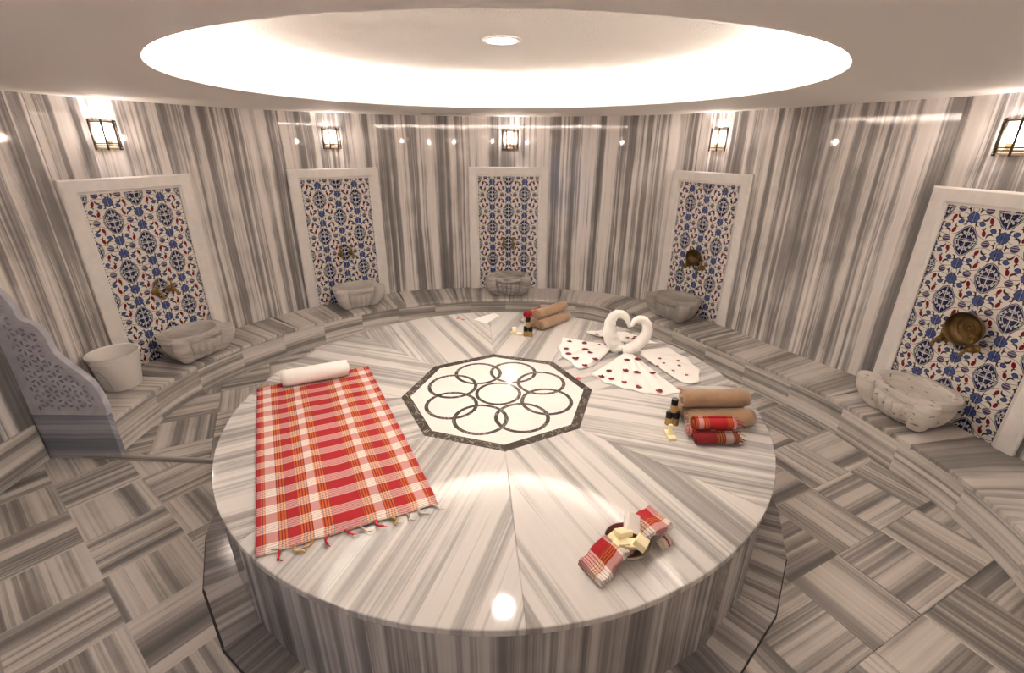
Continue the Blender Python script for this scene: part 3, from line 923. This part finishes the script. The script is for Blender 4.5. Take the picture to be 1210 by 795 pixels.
# ------------------------------------------------------------------ pierced marble screen
def make_screen():
    t = thing('marble_screen', 'marble screen tinted for cool light, with star-shaped piercings and scalloped edge at the bench end', 'screen', (0, 0, 0))
    y0, y1 = .012, .052
    ZB = .345
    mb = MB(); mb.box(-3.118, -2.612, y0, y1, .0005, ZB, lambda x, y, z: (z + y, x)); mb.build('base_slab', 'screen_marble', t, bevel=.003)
    out = catmull([(-2.608, ZB + .001), (-2.602, .424), (-2.633, .582), (-2.74, .716), (-2.802, .799), (-2.817, .915), (-2.86, .99), (-2.931, 1.028), (-2.945, 1.114), (-2.99, 1.199), (-3.06, 1.27), (-3.112, 1.33)], 6)
    poly = out + [(-3.112, ZB + .001)]
    def inside(p):
        c = False
        for (x1, z1), (x2, z2) in zip(poly, poly[1:] + poly[:1]):
            if (z1 > p[1]) != (z2 > p[1]) and p[0] < (x2 - x1) * (p[1] - z1) / (z2 - z1) + x1: c = not c
        return c
    def edge_d(p):
        best = 9
        for (x1, z1), (x2, z2) in zip(poly, poly[1:] + poly[:1]):
            dx, dz = x2 - x1, z2 - z1; L2 = dx * dx + dz * dz + 1e-12
            q = max(0, min(1, ((p[0] - x1) * dx + (p[1] - z1) * dz) / L2))
            best = min(best, math.hypot(p[0] - x1 - q * dx, p[1] - z1 - q * dz))
        return best
    holes = []
    S_ = .125
    for i in range(-2, 9):
        for j in range(-2, 14):
            cx = -3.10 + S_ * (i + .5 * (j % 2)); cz = .40 + S_ * .866 * j
            for k in range(6):
                w = PI / 6 + k * PI / 3
                holes.append((cx + .033 * math.cos(w), cz + .033 * math.sin(w), w, .0190, .0085))
                w2 = k * PI / 3
                holes.append((cx + .0625 * math.cos(w2) + .0, cz + .0625 * math.sin(w2), w2 + PI / 2, .0160, .0075) if k < 3 else None)
    holes = [h for h in holes if h]
    # dashes following the border
    cu = bpy.data.curves.new('pierced_panel', 'CURVE'); cu.dimensions = '2D'; cu.fill_mode = 'BOTH'
    cu.extrude = (y1 - y0) / 2
    def spl(pts):
        s = cu.splines.new('POLY'); s.points.add(len(pts) - 1); s.use_cyclic_u = True
        for q, (x, z) in zip(s.points, pts): q.co = (x, z, 0, 1)
    spl(poly)
    for (hx, hz, w, a, b) in holes:
        if not inside((hx, hz)) or edge_d((hx, hz)) < .050: continue
        c, s = math.cos(w), math.sin(w)
        spl([(hx + dx * c - dz * s, hz + dx * s + dz * c) for dx, dz in ((-a, 0), (-a * .3, b), (a * .6, b * .8), (a, 0), (a * .6, -b * .8), (-a * .3, -b))])
    tmp = bpy.data.objects.new('tmp', cu); COL.objects.link(tmp)
    dg = bpy.context.evaluated_depsgraph_get()
    me = bpy.data.meshes.new_from_object(tmp.evaluated_get(dg))
    bpy.data.objects.remove(tmp); bpy.data.curves.remove(cu)
    me.name = 'pierced_panel'
    me.materials.clear()
    o = obj('pierced_panel', me, plain('pale_screen_cool_light_tint', (.45, .445, .49), .35, var=.12), t, (0, (y0 + y1) / 2, 0))  # lavender cast paints the cool doorway light into the marble
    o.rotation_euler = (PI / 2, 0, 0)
make_screen()

# ------------------------------------------------------------------ bucket
def make_bucket():
    t = thing('plastic_bucket', 'white plastic bucket standing on the bench next to the cream basin', 'bucket', (-2.955, .575, B + .001))
    H = .285
    prof = [(0, 0), (.116, 0), (.122, .006), (.158, H - .045), (.160, H - .04), (.160, H - .012), (.170, H - .008), (.172, H), (.166, H + .003), (.158, H - .004), (.153, H - .04), (.118, .008), (0, .006)]
    mb = MB(); mb.lathe(prof, 64); mb.build('pail', 'plastic', t, 40)
    # moulded arch lines and the carrying handle folded down against the side
    def on(a, z, off=.0015):
        r = .122 + (.158 - .122) * (z - .006) / (H - .051) + off
        return (r * math.cos(a), r * math.sin(a), z)
    mb = MB()
    a0 = math.radians(-78)
    pts = [on(a0 - .02, .012)] + [on(a0 - .02 - .02 * k, .012 + .030 * k) for k in range(1, 5)] + [on(a0 - .25, .165), on(a0 - .42, .182), on(a0 - .62, .186), on(a0 - .80, .183)]
    mb.tube(catmull(pts, 4), .0022, 6); mb.build('moulded_line', plain('bucket_seam', (.46, .42, .375), .5), t, 60)
    mb = MB()
    pts = [(.1615 * math.cos(a), .1615 * math.sin(a), H - .016 - .034 * math.sin(PI * k / 24) ) for k, a in ((k, math.radians(-150 + 150 * k / 24)) for k in range(25))]
    mb.tube(pts, .0022, 6); mb.build('handle', 'plastic', t, 60)
    for a in (-150, 0):
        w = math.radians(a)
        mb = MB(); mb.lathe([(0, 0), (.007, 0), (.007, .006), (0, .007)], 12); 
        mb.v = [((.160 + z) * math.cos(w) - x * math.sin(w), (.160 + z) * math.sin(w) + x * math.cos(w), H - .024 + y) for x, y, z in mb.v]
        mb.build('handle_pivot', 'plastic', t, 60)
    for (d0, d1, mat) in ((-127, -121, 'label_ink'), (-121, -109, 'label_paper')):
        mb = MB(); A = [math.radians(d0 + (d1 - d0) * k / 4) for k in range(5)]
        mb.grid(lambda a, q: (.1608 * math.cos(A[round(a * 4)]), .1608 * math.sin(A[round(a * 4)]), H - .036 + q * .016), 4, 1); mb.build('sticker', mat, t)
make_bucket()

# ------------------------------------------------------------------ rolls
def roll(name, R, L, turns, mat, label, cat, loc, rotz, group=None, thick=None, plaidroll=None, flip=1, tail=0.0):
    pitch = (R * .80) / turns
    th = thick or pitch * .74
    N = int(turns * 26)
    rs = random.Random(hash((round(loc[0], 3), round(loc[1], 3), round(loc[2], 3))) & 0xffff)
    jit = [rs.uniform(-1, 1) for _ in range(16)]
    def pt(a, q):
        w = a * turns * 2 * PI + PI * .5
        r = R * .20 + (R * .80 - th / 2) * a
        x = (q - .5) * L
        e = abs(q - .5) * 2
        r *= 1 - .10 * max(0, (e - .86) / .14) ** 2 * a
        ax = x + (.006 * math.sin(a * 9 + jit[0]) - .012 * a * a) * (1 if q > .5 else -1) * (e ** 3)
        sag = 1 - .05 * max(0, -math.sin(w))
        return (ax, flip * r * math.cos(w), r * math.sin(w) * sag)
    mb = MB()
    uvf = None
    if plaidroll is not None:
        uvf = lambda a, q: (plaidroll[0] + q * plaidroll[1], plaidroll[2])
    mb.grid(pt, N, 12, False, uvf)
    o = mb.build(name, mat, None, 60, loc, rotz, solid=th)
    return tag(o, label, cat, group)

# white roll on the red checked cloth
roll('rolled_towel', .060, .425, 4.5, 'white_towel', 'white rolled towel lying on the red checked cloth', 'towel', (-1.235, .150, T + .006 + .061), math.radians(25.5))
# beige rolls beside the bottles (right)
G1, G2 = 'beige rolled towels by the platform edge', 'beige rolled towels near the back rim'
R_ = .0555
roll('rolled_towel', R_, .385, 5.2, 'beige_towel', 'beige towel roll under another, right behind the small red checked rolls', 'towel', (1.275, -.372, T + R_), .05, G1, flip=-1)
roll('rolled_towel', R_, .385, 5.2, 'beige_towel', 'beige towel roll lowest in its stack, on the side facing the swans', 'towel', (1.258, -.262, T + R_), .05, G1)
roll('rolled_towel', R_, .385, 5.2, 'beige_towel', 'topmost beige towel roll above the small red checked rolls', 'towel', (1.252, -.316, T + R_ + .0965), .03, G1, flip=-1)
r2 = .039
def tasselled(name, label, loc, rotz, ph, group, n=7, L=.235, side=1):
    t = thing(name, label, 'cloth', loc, rotz, group)
    o = roll('roll', r2, L, 4.0, 'plaid', None, None, (0, 0, 0), 0, None, plaidroll=ph); o.parent = t
    rs = random.Random(int(abs(loc[0] * 1000) + abs(loc[1] * 777)))
    for k in range(n):
        w = 2 * PI * k / n; rr = r2 * rs.uniform(.3, .9)
        y, z = rr * math.cos(w), rr * math.sin(w)
        x = side * (L / 2 - .004)
        mb = MB(); mb.tube(catmull([(x, y, z), (x + side * .02, y * 1.1, z - .004), (x + side * .036, y * 1.3 + rs.uniform(-.01, .01), max(z - .012, -r2 + .004))], 3), [.0035, .0035, .0032, .003, .003, .0028, .002][:7], 5)
        mb.build('tassel', rs.choice(['fringe_red', 'fringe_gold', 'fringe_red', 'fringe_grey']), t, 60)
    return t
tasselled('rolled_cloth', 'red and white checked cloth roll lowest in front of beige towels by the soap', (1.19, -.545, T + r2), .02, (.44, .30, .10), 'red checked rolls by the platform edge')
tasselled('rolled_cloth', 'red checked cloth roll squeezed between another and the big beige towels', (1.175, -.468, T + r2), .03, (.1, .4, .02), 'red checked rolls by the platform edge')
tasselled('rolled_cloth', 'topmost red checked cloth roll with fringe in front of the beige towels', (1.182, -.506, T + r2 + .068), .0, (.26, .42, .03), 'red checked rolls by the platform edge')
# stack at the back rim
th = math.radians(44); du, dn = Vector((math.cos(th), math.sin(th))), Vector((-math.sin(th), math.cos(th)))
base = Vector((.345, 1.085)) + du * .19
def far(off_n, off_u=0): p = base + dn * off_n + du * off_u; return p.x, p.y
R3 = .049
x, y = far(.03); roll('rolled_towel', R3, .385, 4.6, 'beige_towel', 'beige towel roll lowest in its stack, on the side away from the bottles', 'towel', (x, y, T + R3), th, G2, flip=-1)
x, y = far(.125, -.012); roll('rolled_towel', R3, .385, 4.6, 'beige_towel', 'beige towel roll lowest in its stack, right behind the small bottles', 'towel', (x, y, T + R3), th, G2)
x, y = far(.075, .0); roll('rolled_towel', R3, .385, 4.6, 'beige_towel', 'topmost beige towel roll of the stack near the bench', 'towel', (x, y, T + R3 + .086), th, G2, flip=-1)
r2 = .030
LF = ['red checked cloth roll touching the beige towels near the back rim', 'red checked cloth roll lying outermost beside the beige towels near the back rim', 'topmost red checked cloth roll beside the beige towels near the back rim']
for q, (on_, ou, z) in enumerate(((.205, -.055, r2), (.265, -.055, r2), (.236, -.045, r2 + .053))):
    x, y = far(on_, ou); tasselled('rolled_cloth', LF[q], (x, y, T + z), th, (.1 + .2 * q, .4, .03 + .04 * (q % 2)), 'red checked rolls near the back rim', 4, .23, 1)

# ------------------------------------------------------------------ bottles and soaps
def bottle(loc, label, group):
    t = thing('small_bottle', label, 'bottle', loc, random.uniform(0, 3), group)
    mb = MB(); mb.lathe([(0, 0), (.017, 0), (.019, .002), (.019, .042), (.0175, .046), (0, .046)], 24); mb.build('flask', 'amber', t, 40)
    mb = MB(); mb.lathe([(.016, .046), (.019, .047), (.019, .082), (.0175, .0845), (0, .0845)], 24); mb.build('cap', 'black_cap', t, 40)
for (x, y), txt, g in (((1.012, -.352), 'near the platform edge', 'bottles near the platform edge'), ((.222, .985), 'near the white cloth', 'bottles near the back rim')):
    bottle((x - .0196, y, T), 'black capped amber bottle carrying another one, ' + txt, g)
    bottle((x + .0196, y - .004, T), 'black capped amber bottle carrying another one, ' + txt, g)
    bottle((x, y - .002, T + .0850), 'black capped amber bottle balanced on two others, ' + txt, g)
def soap(loc, rot, size, label, group, tilt=(0, 0)):
    sx, sy, sz = size
    mb = MB(); mb.box(-sx / 2, sx / 2, -sy / 2, sy / 2, 0, sz)
    o = mb.build('soap_bar', 'soap', None, None, loc, rot, bevel=.003)
    o.rotation_euler = (tilt[0], tilt[1], rot)
    return tag(o, label, 'soap', group)
g = 'soaps by the bottles near the platform edge'
soap((.965, -.505, T), .05, (.046, .034, .020), 'cream soap bar lying flat nearest the small red checked rolls', g)
soap((.962, -.462, T), -.05, (.046, .036, .026), 'cream soap bar lying flat under the upright soap by the bottles', g)
soap((.968, -.458, T + .0262), .0, (.022, .018, .040), 'cream soap bar standing upright on another by the beige towels', g)
g = 'soaps by the bottles near the back rim'
soap((.095, 1.035, T), .4, (.052, .032, .018), 'cream soap bar lying flat under the upright one near the back rim', g)
soap((.150, 1.005, T), -.3, (.048, .032, .018), 'cream soap bar lying flat beside the bottles near the back rim', g)
soap((.105, 1.040, T + .0182), .1, (.034, .018, .042), 'cream soap bar standing upright on another near the back rim', g)

# ------------------------------------------------------------------ spread checked cloth
def peshtemal():
    t = thing('checked_cloth', 'large red and white checked cotton cloth with fringe spread on the platform', 'cloth', (-.93, -.48, T))
    FL, FR, NR, NL = Vector((-1.583, .035)), Vector((-.955, .386)), Vector((-.238, -1.012)), Vector((-.905, -1.312))
    o0 = Vector((-.93, -.48))
    def P(u, v):
        w = FL.lerp(FR, u).lerp(NL.lerp(NR, u), v)
        z = .0035 + .0032 * (1 + math.sin(u * 19 + v * 2)) * (.4 + .6 * math.sin(v * 7) ** 2) + .002 * (1 + math.sin(v * 31 + 4 * u)) * .5
        n = Vector((.45, .9)) * .004 * math.sin(u * 40)
        if v > .98: w = w + Vector((-.2, -.5)) * .012 * abs(math.sin(u * PI * 6.5))
        p = w - o0
        return p.x, p.y, z
    mb = MB(); mb.grid(lambda u, v: P(u, v), 60, 110, False, lambda u, v: (min(max(u, .0005), .9995), (1 - v) * 1.58 + .068))
    mb.build('sheet', 'plaid', t, 180, solid=.003)
    rs = random.Random(3)
    mats = ['fringe_grey', 'fringe_red', 'fringe_gold', 'fringe_gold', 'fringe_red', 'fringe_red', 'fringe_grey', 'fringe_red', 'fringe_gold', 'fringe_grey', 'fringe_grey', 'fringe_grey']
    for k in range(12):
        u = .03 + .94 * k / 11
        p = Vector(P(u, 1.0)); d = Vector((.45 + rs.uniform(-.7, .9), -.8, 0)).normalized(); n = Vector((-d.y, d.x, 0))
        if k == 0: p += Vector((.03, .03, 0)); d = Vector((1, .1, 0))
        c = rs.uniform(-.014, .014)
        z = Vector((0, 0, .0035))
        mb = MB(); mb.tube(catmull([p - d * .004 + z, p + d * .018 + n * c + z, p + d * .034 + n * c * .5 + z, p + d * .050 - n * c + z], 4), [.0038, .0042, .0045, .0055, .006, .0055, .0045, .004, .0042, .0045, .0048, .004, .003], 6)
        mb.build('tassel', mats[k], t, 60)
        mb = MB(); mb.tube([p + d * .045 + z, p + d * .055 + n * .010 + z, p + d * .060 + n * .016 + z], [.003, .0025, .0018], 5)
        mb.build('tassel', mats[k], t, 60)
    for u, mt in ((.02, 'fringe_gold'), (.10, 'fringe_gold'), (.80, 'fringe_gold'), (.89, 'fringe_gold'), (.97, 'fringe_grey')):
        p = Vector(P(u, 0.0)); d = Vector((rs.uniform(-.5, .5), .9, 0)).normalized()
        q = [p + Vector((0, 0, .004)), p + d * .02 + Vector((.004, 0, .005)), p + d * .04 + Vector((-.004, 0, .004))]
        if u < .05: q = [p + Vector((0, 0, .004)), p + Vector((.02, .012, .006)), p + Vector((.035, .025, .004))]
        mb = MB(); mb.tube(q, [.004, .005, .003], 6); mb.build('tassel', mt, t, 60)
peshtemal()

# ------------------------------------------------------------------ towel swans, fans, petals
def swan(name, label, pts, rad, base_c, base_r, ph):
    t = thing(name, label, 'towel swan', (base_c[0], base_c[1], T))
    o0 = Vector((base_c[0], base_c[1], T))
    cl = catmull([tuple(Vector(p) - o0) for p in pts], 9)
    n = len(cl); seg = 20
    mb = MB()
    C3 = [Vector(p) for p in cl]
    def pt(a, q):
        i = round(q * (n - 1)); p = C3[i]
        tg = (C3[min(i + 1, n - 1)] - C3[max(i - 1, 0)]).normalized()
        A = tg.cross(Vector((0, 1, 0))).normalized(); Bv = tg.cross(A)
        f = q * (len(rad) - 1); k = min(int(f), len(rad) - 2); r = rad[k] + (rad[k + 1] - rad[k]) * (f - k)
        w = 2 * PI * a
        r *= 1 + .075 * math.sin(q * 62 + 2 * w + ph) * (1 - q) ** .6 + .035 * math.sin(3 * w + q * 9 + ph)
        return p + (A * math.cos(w) + Bv * math.sin(w)) * r
    mb.grid(pt, seg, n - 1, True)
    k0 = len(mb.v)
    mb.add([C3[0], C3[-1]])
    for i in range(seg):
        mb.face((k0, (i + 1) % seg, i)); e = (n - 1) * seg
        mb.face((k0 + 1, e + i, e + (i + 1) % seg))
    mb.build('neck', 'white_towel', t, 180)
    mb = MB()
    def bp(a, q):
        w = 2 * PI * a; s = math.sin(q * PI / 2); r = base_r * math.cos(q * PI / 2) ** .6
        r *= 1 + .07 * math.sin(7 * w + 5 * q + ph)
        return (r * 1.25 * math.cos(w), r * .9 * math.sin(w), .001 + .075 * s)
    mb.grid(bp, 36, 8, True); mb.build('breast', 'white_towel', t, 180)
    return t
swan('towel_swan', 'white towel folded as a swan, taller half of the heart',
     [(.915, .675, .560), (.882, .67, .60), (.845, .663, .668), (.833, .66, .745), (.838, .656, .808), (.872, .650, .851), (.917, .644, .852), (.952, .638, .818), (.978, .634, .755)],
     [.058, .057, .052, .045, .038, .033, .029, .023, .012], (.893, .712), .056, .4)
swan('towel_swan', 'white towel folded as a swan, lower half of the heart',
     [(.935, .605, .572), (.985, .60, .585), (1.04, .60, .622), (1.085, .60, .680), (1.104, .602, .745), (1.090, .606, .800), (1.055, .611, .825), (1.015, .617, .815), (.984, .625, .765)],
     [.042, .046, .046, .043, .038, .034, .030, .023, .012], (1.022, .640), .052, 2.0)
FANS = {}
def fan(key, label, apex, arc, pleats, lift, n=44):
    A = resample(catmull(arc, 8), math.dist(arc[0], arc[-1]) / 40)
    K = len(A) - 1
    ap = Vector(apex)
    c = sum((Vector(p) for p in A), Vector((0, 0))) / len(A)
    c = (c + ap) / 2
    pts = []
    def pt(u, s):
        e = A[round(u * K)]
        s0 = .10 + .90 * s
        w = ap.lerp(Vector(e), s0)
        z = .004 + lift * (1 - s) ** 1.3 + .0065 * (1 + math.sin(u * pleats * 2 * PI)) * (.35 + .65 * s) * (1 - .55 * s ** 6)
        if s > .97: w = w + (Vector(e) - ap).normalized() * .010 * math.sin(u * pleats * PI * 2 + 1)
        p = (w.x - c.x, w.y - c.y, z)
        pts.append((w.x, w.y, z))
        return p
    mb = MB(); mb.grid(pt, K, 26)
    o = mb.build('fan_towel', 'white_towel', None, 180, (c.x, c.y, T), 0, solid=.006)
    tag(o, label, 'towel', 'fan-folded white towels under the swans')
    FANS[key] = pts
fan('front', 'white towel folded into a fan with large dark petals, pointing toward the bottles', (.975, .60), [(.646, .266), (.70, .175), (.769, .11), (.937, .008), (1.067, -.024), (1.196, .011)], 5, .030)
fan('right', 'white towel fan with small sparse petals, lying toward the platform rim', (1.03, .60), [(1.317, .740), (1.395, .579), (1.429, .36), (1.385, .215), (1.298, .124), (1.225, .19)], 4, .030)
fan('left', 'white towel folded into a fan with dark petals, pointing toward the octagon inlay', (.885, .70), [(.52, .935), (.467, .787), (.459, .627), (.522, .459), (.586, .350), (.700, .43)], 4, .030)
fan('back', 'white towel fan spread behind the two swans, facing the bench', (.965, .78), [(.724, 1.048), (.80, 1.10), (.95, 1.10), (1.10, 1.03), (1.21, .93), (1.269, .825)], 4, .022)
def petal_mesh(sd):
    rs = random.Random(sd)
    mb = MB(); n = 10
    ring_ = []
    for k in range(n):
        w = 2 * PI * k / n
        r = 1.0 + rs.uniform(-.18, .12) - (.35 if k == 0 else 0)
        x, y = r * math.cos(w), .8 * r * math.sin(w)
        ring_.append((x * .5, y * .5, .16 * (x * x + y * y) * .5 + rs.uniform(0, .05)))
    i0 = mb.add([(0, 0, .0)] + ring_)
    for k in range(n): mb.face((i0, i0 + 1 + k, i0 + 1 + (k + 1) % n))
    return mb.mesh('rose_petal', 180)
PM = [petal_mesh(k) for k in range(6)]
for k, me in enumerate(PM): me.materials.append(M['petal_dark'])
PO = [me.copy() for me in PM[:3]]
for me in PO: me.materials.clear(); me.materials.append(M['petal_orange'])
def petal(x, y, size, label, group, key=None, meshes=PM):
    z = .0005
    if key:
        near = sorted(FANS[key], key=lambda p: (p[0] - x) ** 2 + (p[1] - y) ** 2)[:3]
        z = max(p[2] for p in near) + .0036
    o = obj('rose_petal', random.choice(meshes), None, None, (x, y, T + z), random.uniform(0, 6.28))
    o.scale = (size, size, size)
    tag(o, label, 'petal', group)
for x, y in [(.934, .437), (1.014, .446), (.773, .294), (.707, .221), (.888, .285), (.96, .253), (.764, .169), (.843, .124), (.926, .063), (1.063, .242), (1.047, .018)]:
    petal(x, y, random.uniform(.046, .060), 'dark red rose petal on the towel fan that points toward the bottles', 'petals on the fan toward the bottles', 'front')
for x, y in [(.553, .825), (.667, .772), (.513, .677), (.658, .66), (.518, .587), (.684, .584), (.565, .501), (.706, .471), (.615, .38), (.79, .725), (.835, .715)]:
    petal(x, y, random.uniform(.046, .060), 'dark red rose petal on the towel fan that points toward the octagon inlay', 'petals on the fan toward the octagon', 'left')
for x, y in [(.802, .976), (.834, .901), (1.114, .932), (1.085, .877), (.875, .96), (1.04, .90)]:
    petal(x, y, .044, 'dark red rose petal on the towel fan behind the swans', 'petals on the fan behind the swans', 'back')
for x, y in [(1.182, .476), (1.194, .412), (1.133, .365), (1.226, .289), (1.32, .473), (1.294, .377), (1.299, .233)]:
    petal(x, y, random.uniform(.026, .036), 'small dark petal on the towel fan lying toward the platform rim', 'petals on the fan toward the rim', 'right')
for x, y, l in [(.649, .899, 'loose orange red petal on the marble between beige rolls and fan'), (.547, .212, 'loose orange red petal on the marble at the octagon corner'), (1.197, .060, 'loose orange red petal on the marble between two towel fans'), (-.415, 1.40, 'loose red petal on the marble near the small white cloth'), (-.365, 1.367, 'loose red petal on the marble near the small white cloth')]:
    petal(x, y, .044, l, 'loose petals on the marble', None, PO)

# small white cloth at the back rim
mb = MB()
QA = [Vector((-.275, 1.375)), Vector((-.150, 1.265)), Vector((-.028, 1.470)), Vector((-.082, 1.555))]
mb.grid(lambda u, v: (*(QA[0].lerp(QA[1], u).lerp(QA[3].lerp(QA[2], u), v) - Vector((-.13, 1.41))), .003 + .006 * (1 + math.sin(u * 5 + v * 4)) * (u * (1 - u) + v * (1 - v))), 14, 20)
tag(mb.build('small_cloth', 'paper', None, 180, (-.13, 1.41, T), 0, solid=.002), 'small white cloth lying flat near the back rim of the platform', 'cloth')

# ------------------------------------------------------------------ bowl with soap, mitt and folded cloth
BX, BY = .548, -1.262
t = thing('soap_bowl', 'metal bowl holding soaps, a white mitt and a folded checked cloth', 'bowl', (BX, BY, T + .0005))
mb = MB(); mb.lathe([(0, 0), (.045, 0), (.052, .003), (.078, .024), (.090, .050), (.093, .052), (.0905, .053), (.0865, .046), (.074, .024), (.048, .007), (0, .006)], 48)
mb.build('vessel', 'steel_bowl', t, 50)
ux = Vector((.835, .55)).normalized(); ang = math.atan2(ux.y, ux.x)
def folded():
    t = thing('folded_cloth', 'folded red checked cloth draped across the metal bowl of soaps', 'cloth', (BX, BY, T), ang)
    for k in range(3):
        path = catmull([(-.212 + .004 * k, .010 + .009 * k), (-.165, .018 + .009 * k), (-.125, .047 + .008 * k), (-.092, .066 + .008 * k), (-.055, .046 + .007 * k), (.0, .030 + .006 * k), (.055, .046 + .007 * k), (.092, .070 + .008 * k), (.14, .056 + .008 * k), (.185 + .003 * k, .046 + .009 * k), (.218 - .004 * k, .042 + .009 * k)], 5)
        n = len(path) - 1
        W = .128 - .004 * k
        def pt(u, q, path=path, n=n, W=W, k=k):
            s, z = path[round(q * n)]
            e = abs(s)
            w = W * (1 - .38 * math.exp(-(s / .075) ** 2))
            return (s, (u - .5) * w + .014 * (s / .2) + .003 * math.sin(9 * s * 10 + k), z + .003 * math.sin(u * 6 + k + s * 30))
        mb = MB(); mb.grid(pt, 14, n, False, lambda u, q, k=k: (.69 - .19 * u, .066 + q * .42))
        mb.build('fold', 'plaid', t, 180, solid=.0065)
    # crumpled fringe under the far end
    rs = random.Random(5)
    for q in range(7):
        y = -.05 + .012 * q
        mb = MB(); mb.tube([(.10 + .01 * q, -.062, .045), (.105 + .01 * q, -.078, .030 + rs.uniform(-.006, .006)), (.11 + .01 * q, -.088, .010)], [.005, .006, .004], 6)
        mb.build('tassel', rs.choice(['fringe_grey', 'fringe_red', 'fringe_grey']), t, 60)
folded()
def inb(dx, dy, z): return (BX + dx * ux.x - dy * ux.y, BY + dx * ux.y + dy * ux.x, T + z)
g = 'soaps in the metal bowl'
for k, (dx, dy, z, rot, size, tilt) in enumerate([(-.050, .030, .062, .5, (.048, .030, .016), (.25, .1)), (-.045, -.005, .060, -.35, (.056, .030, .016), (.1, -.2)), (-.018, .012, .074, .2, (.056, .034, .020), (-.2, .25)), (-.012, -.030, .058, -.2, (.054, .034, .016), (.2, .1)), (.012, -.048, .058, .75, (.046, .040, .026), (.35, .15)), (-.075, -.002, .064, .9, (.040, .026, .014), (.1, .1))]):
    soap(inb(dx, dy, z), rot + ang - .3, [1.22 * k_ for k_ in size], 'cream soap chunk heaped with others in the metal bowl', g, tilt)
mb = MB()
mb.grid(lambda a, q: (((.024 - .004 * q) * (abs(math.cos(2 * PI * a)) ** .5 * (1 if math.cos(2 * PI * a) > 0 else -1))) * (1 if q < 1 else .0), (.014 * (abs(math.sin(2 * PI * a)) ** .5 * (1 if math.sin(2 * PI * a) > 0 else -1))) * (1 if q < 1 else 0), .092 * min(q * 1.12, 1)), 24, 9, True)
o = mb.build('wash_mitt', 'mitt', None, 60, inb(.024, .004, .066), .1)
o.rotation_euler = (-1.0, .45, .05)
o.scale = (1.55, 1.1, .85)
tag(o, 'white wash mitt leaning among the soaps in the metal bowl', 'mitt')

sc = scene
sc.cycles.use_denoising = True
sc.cycles.max_bounces = 10
sc.cycles.diffuse_bounces = 6
sc.cycles.glossy_bounces = 4
sc.cycles.sample_clamp_indirect = 8.0
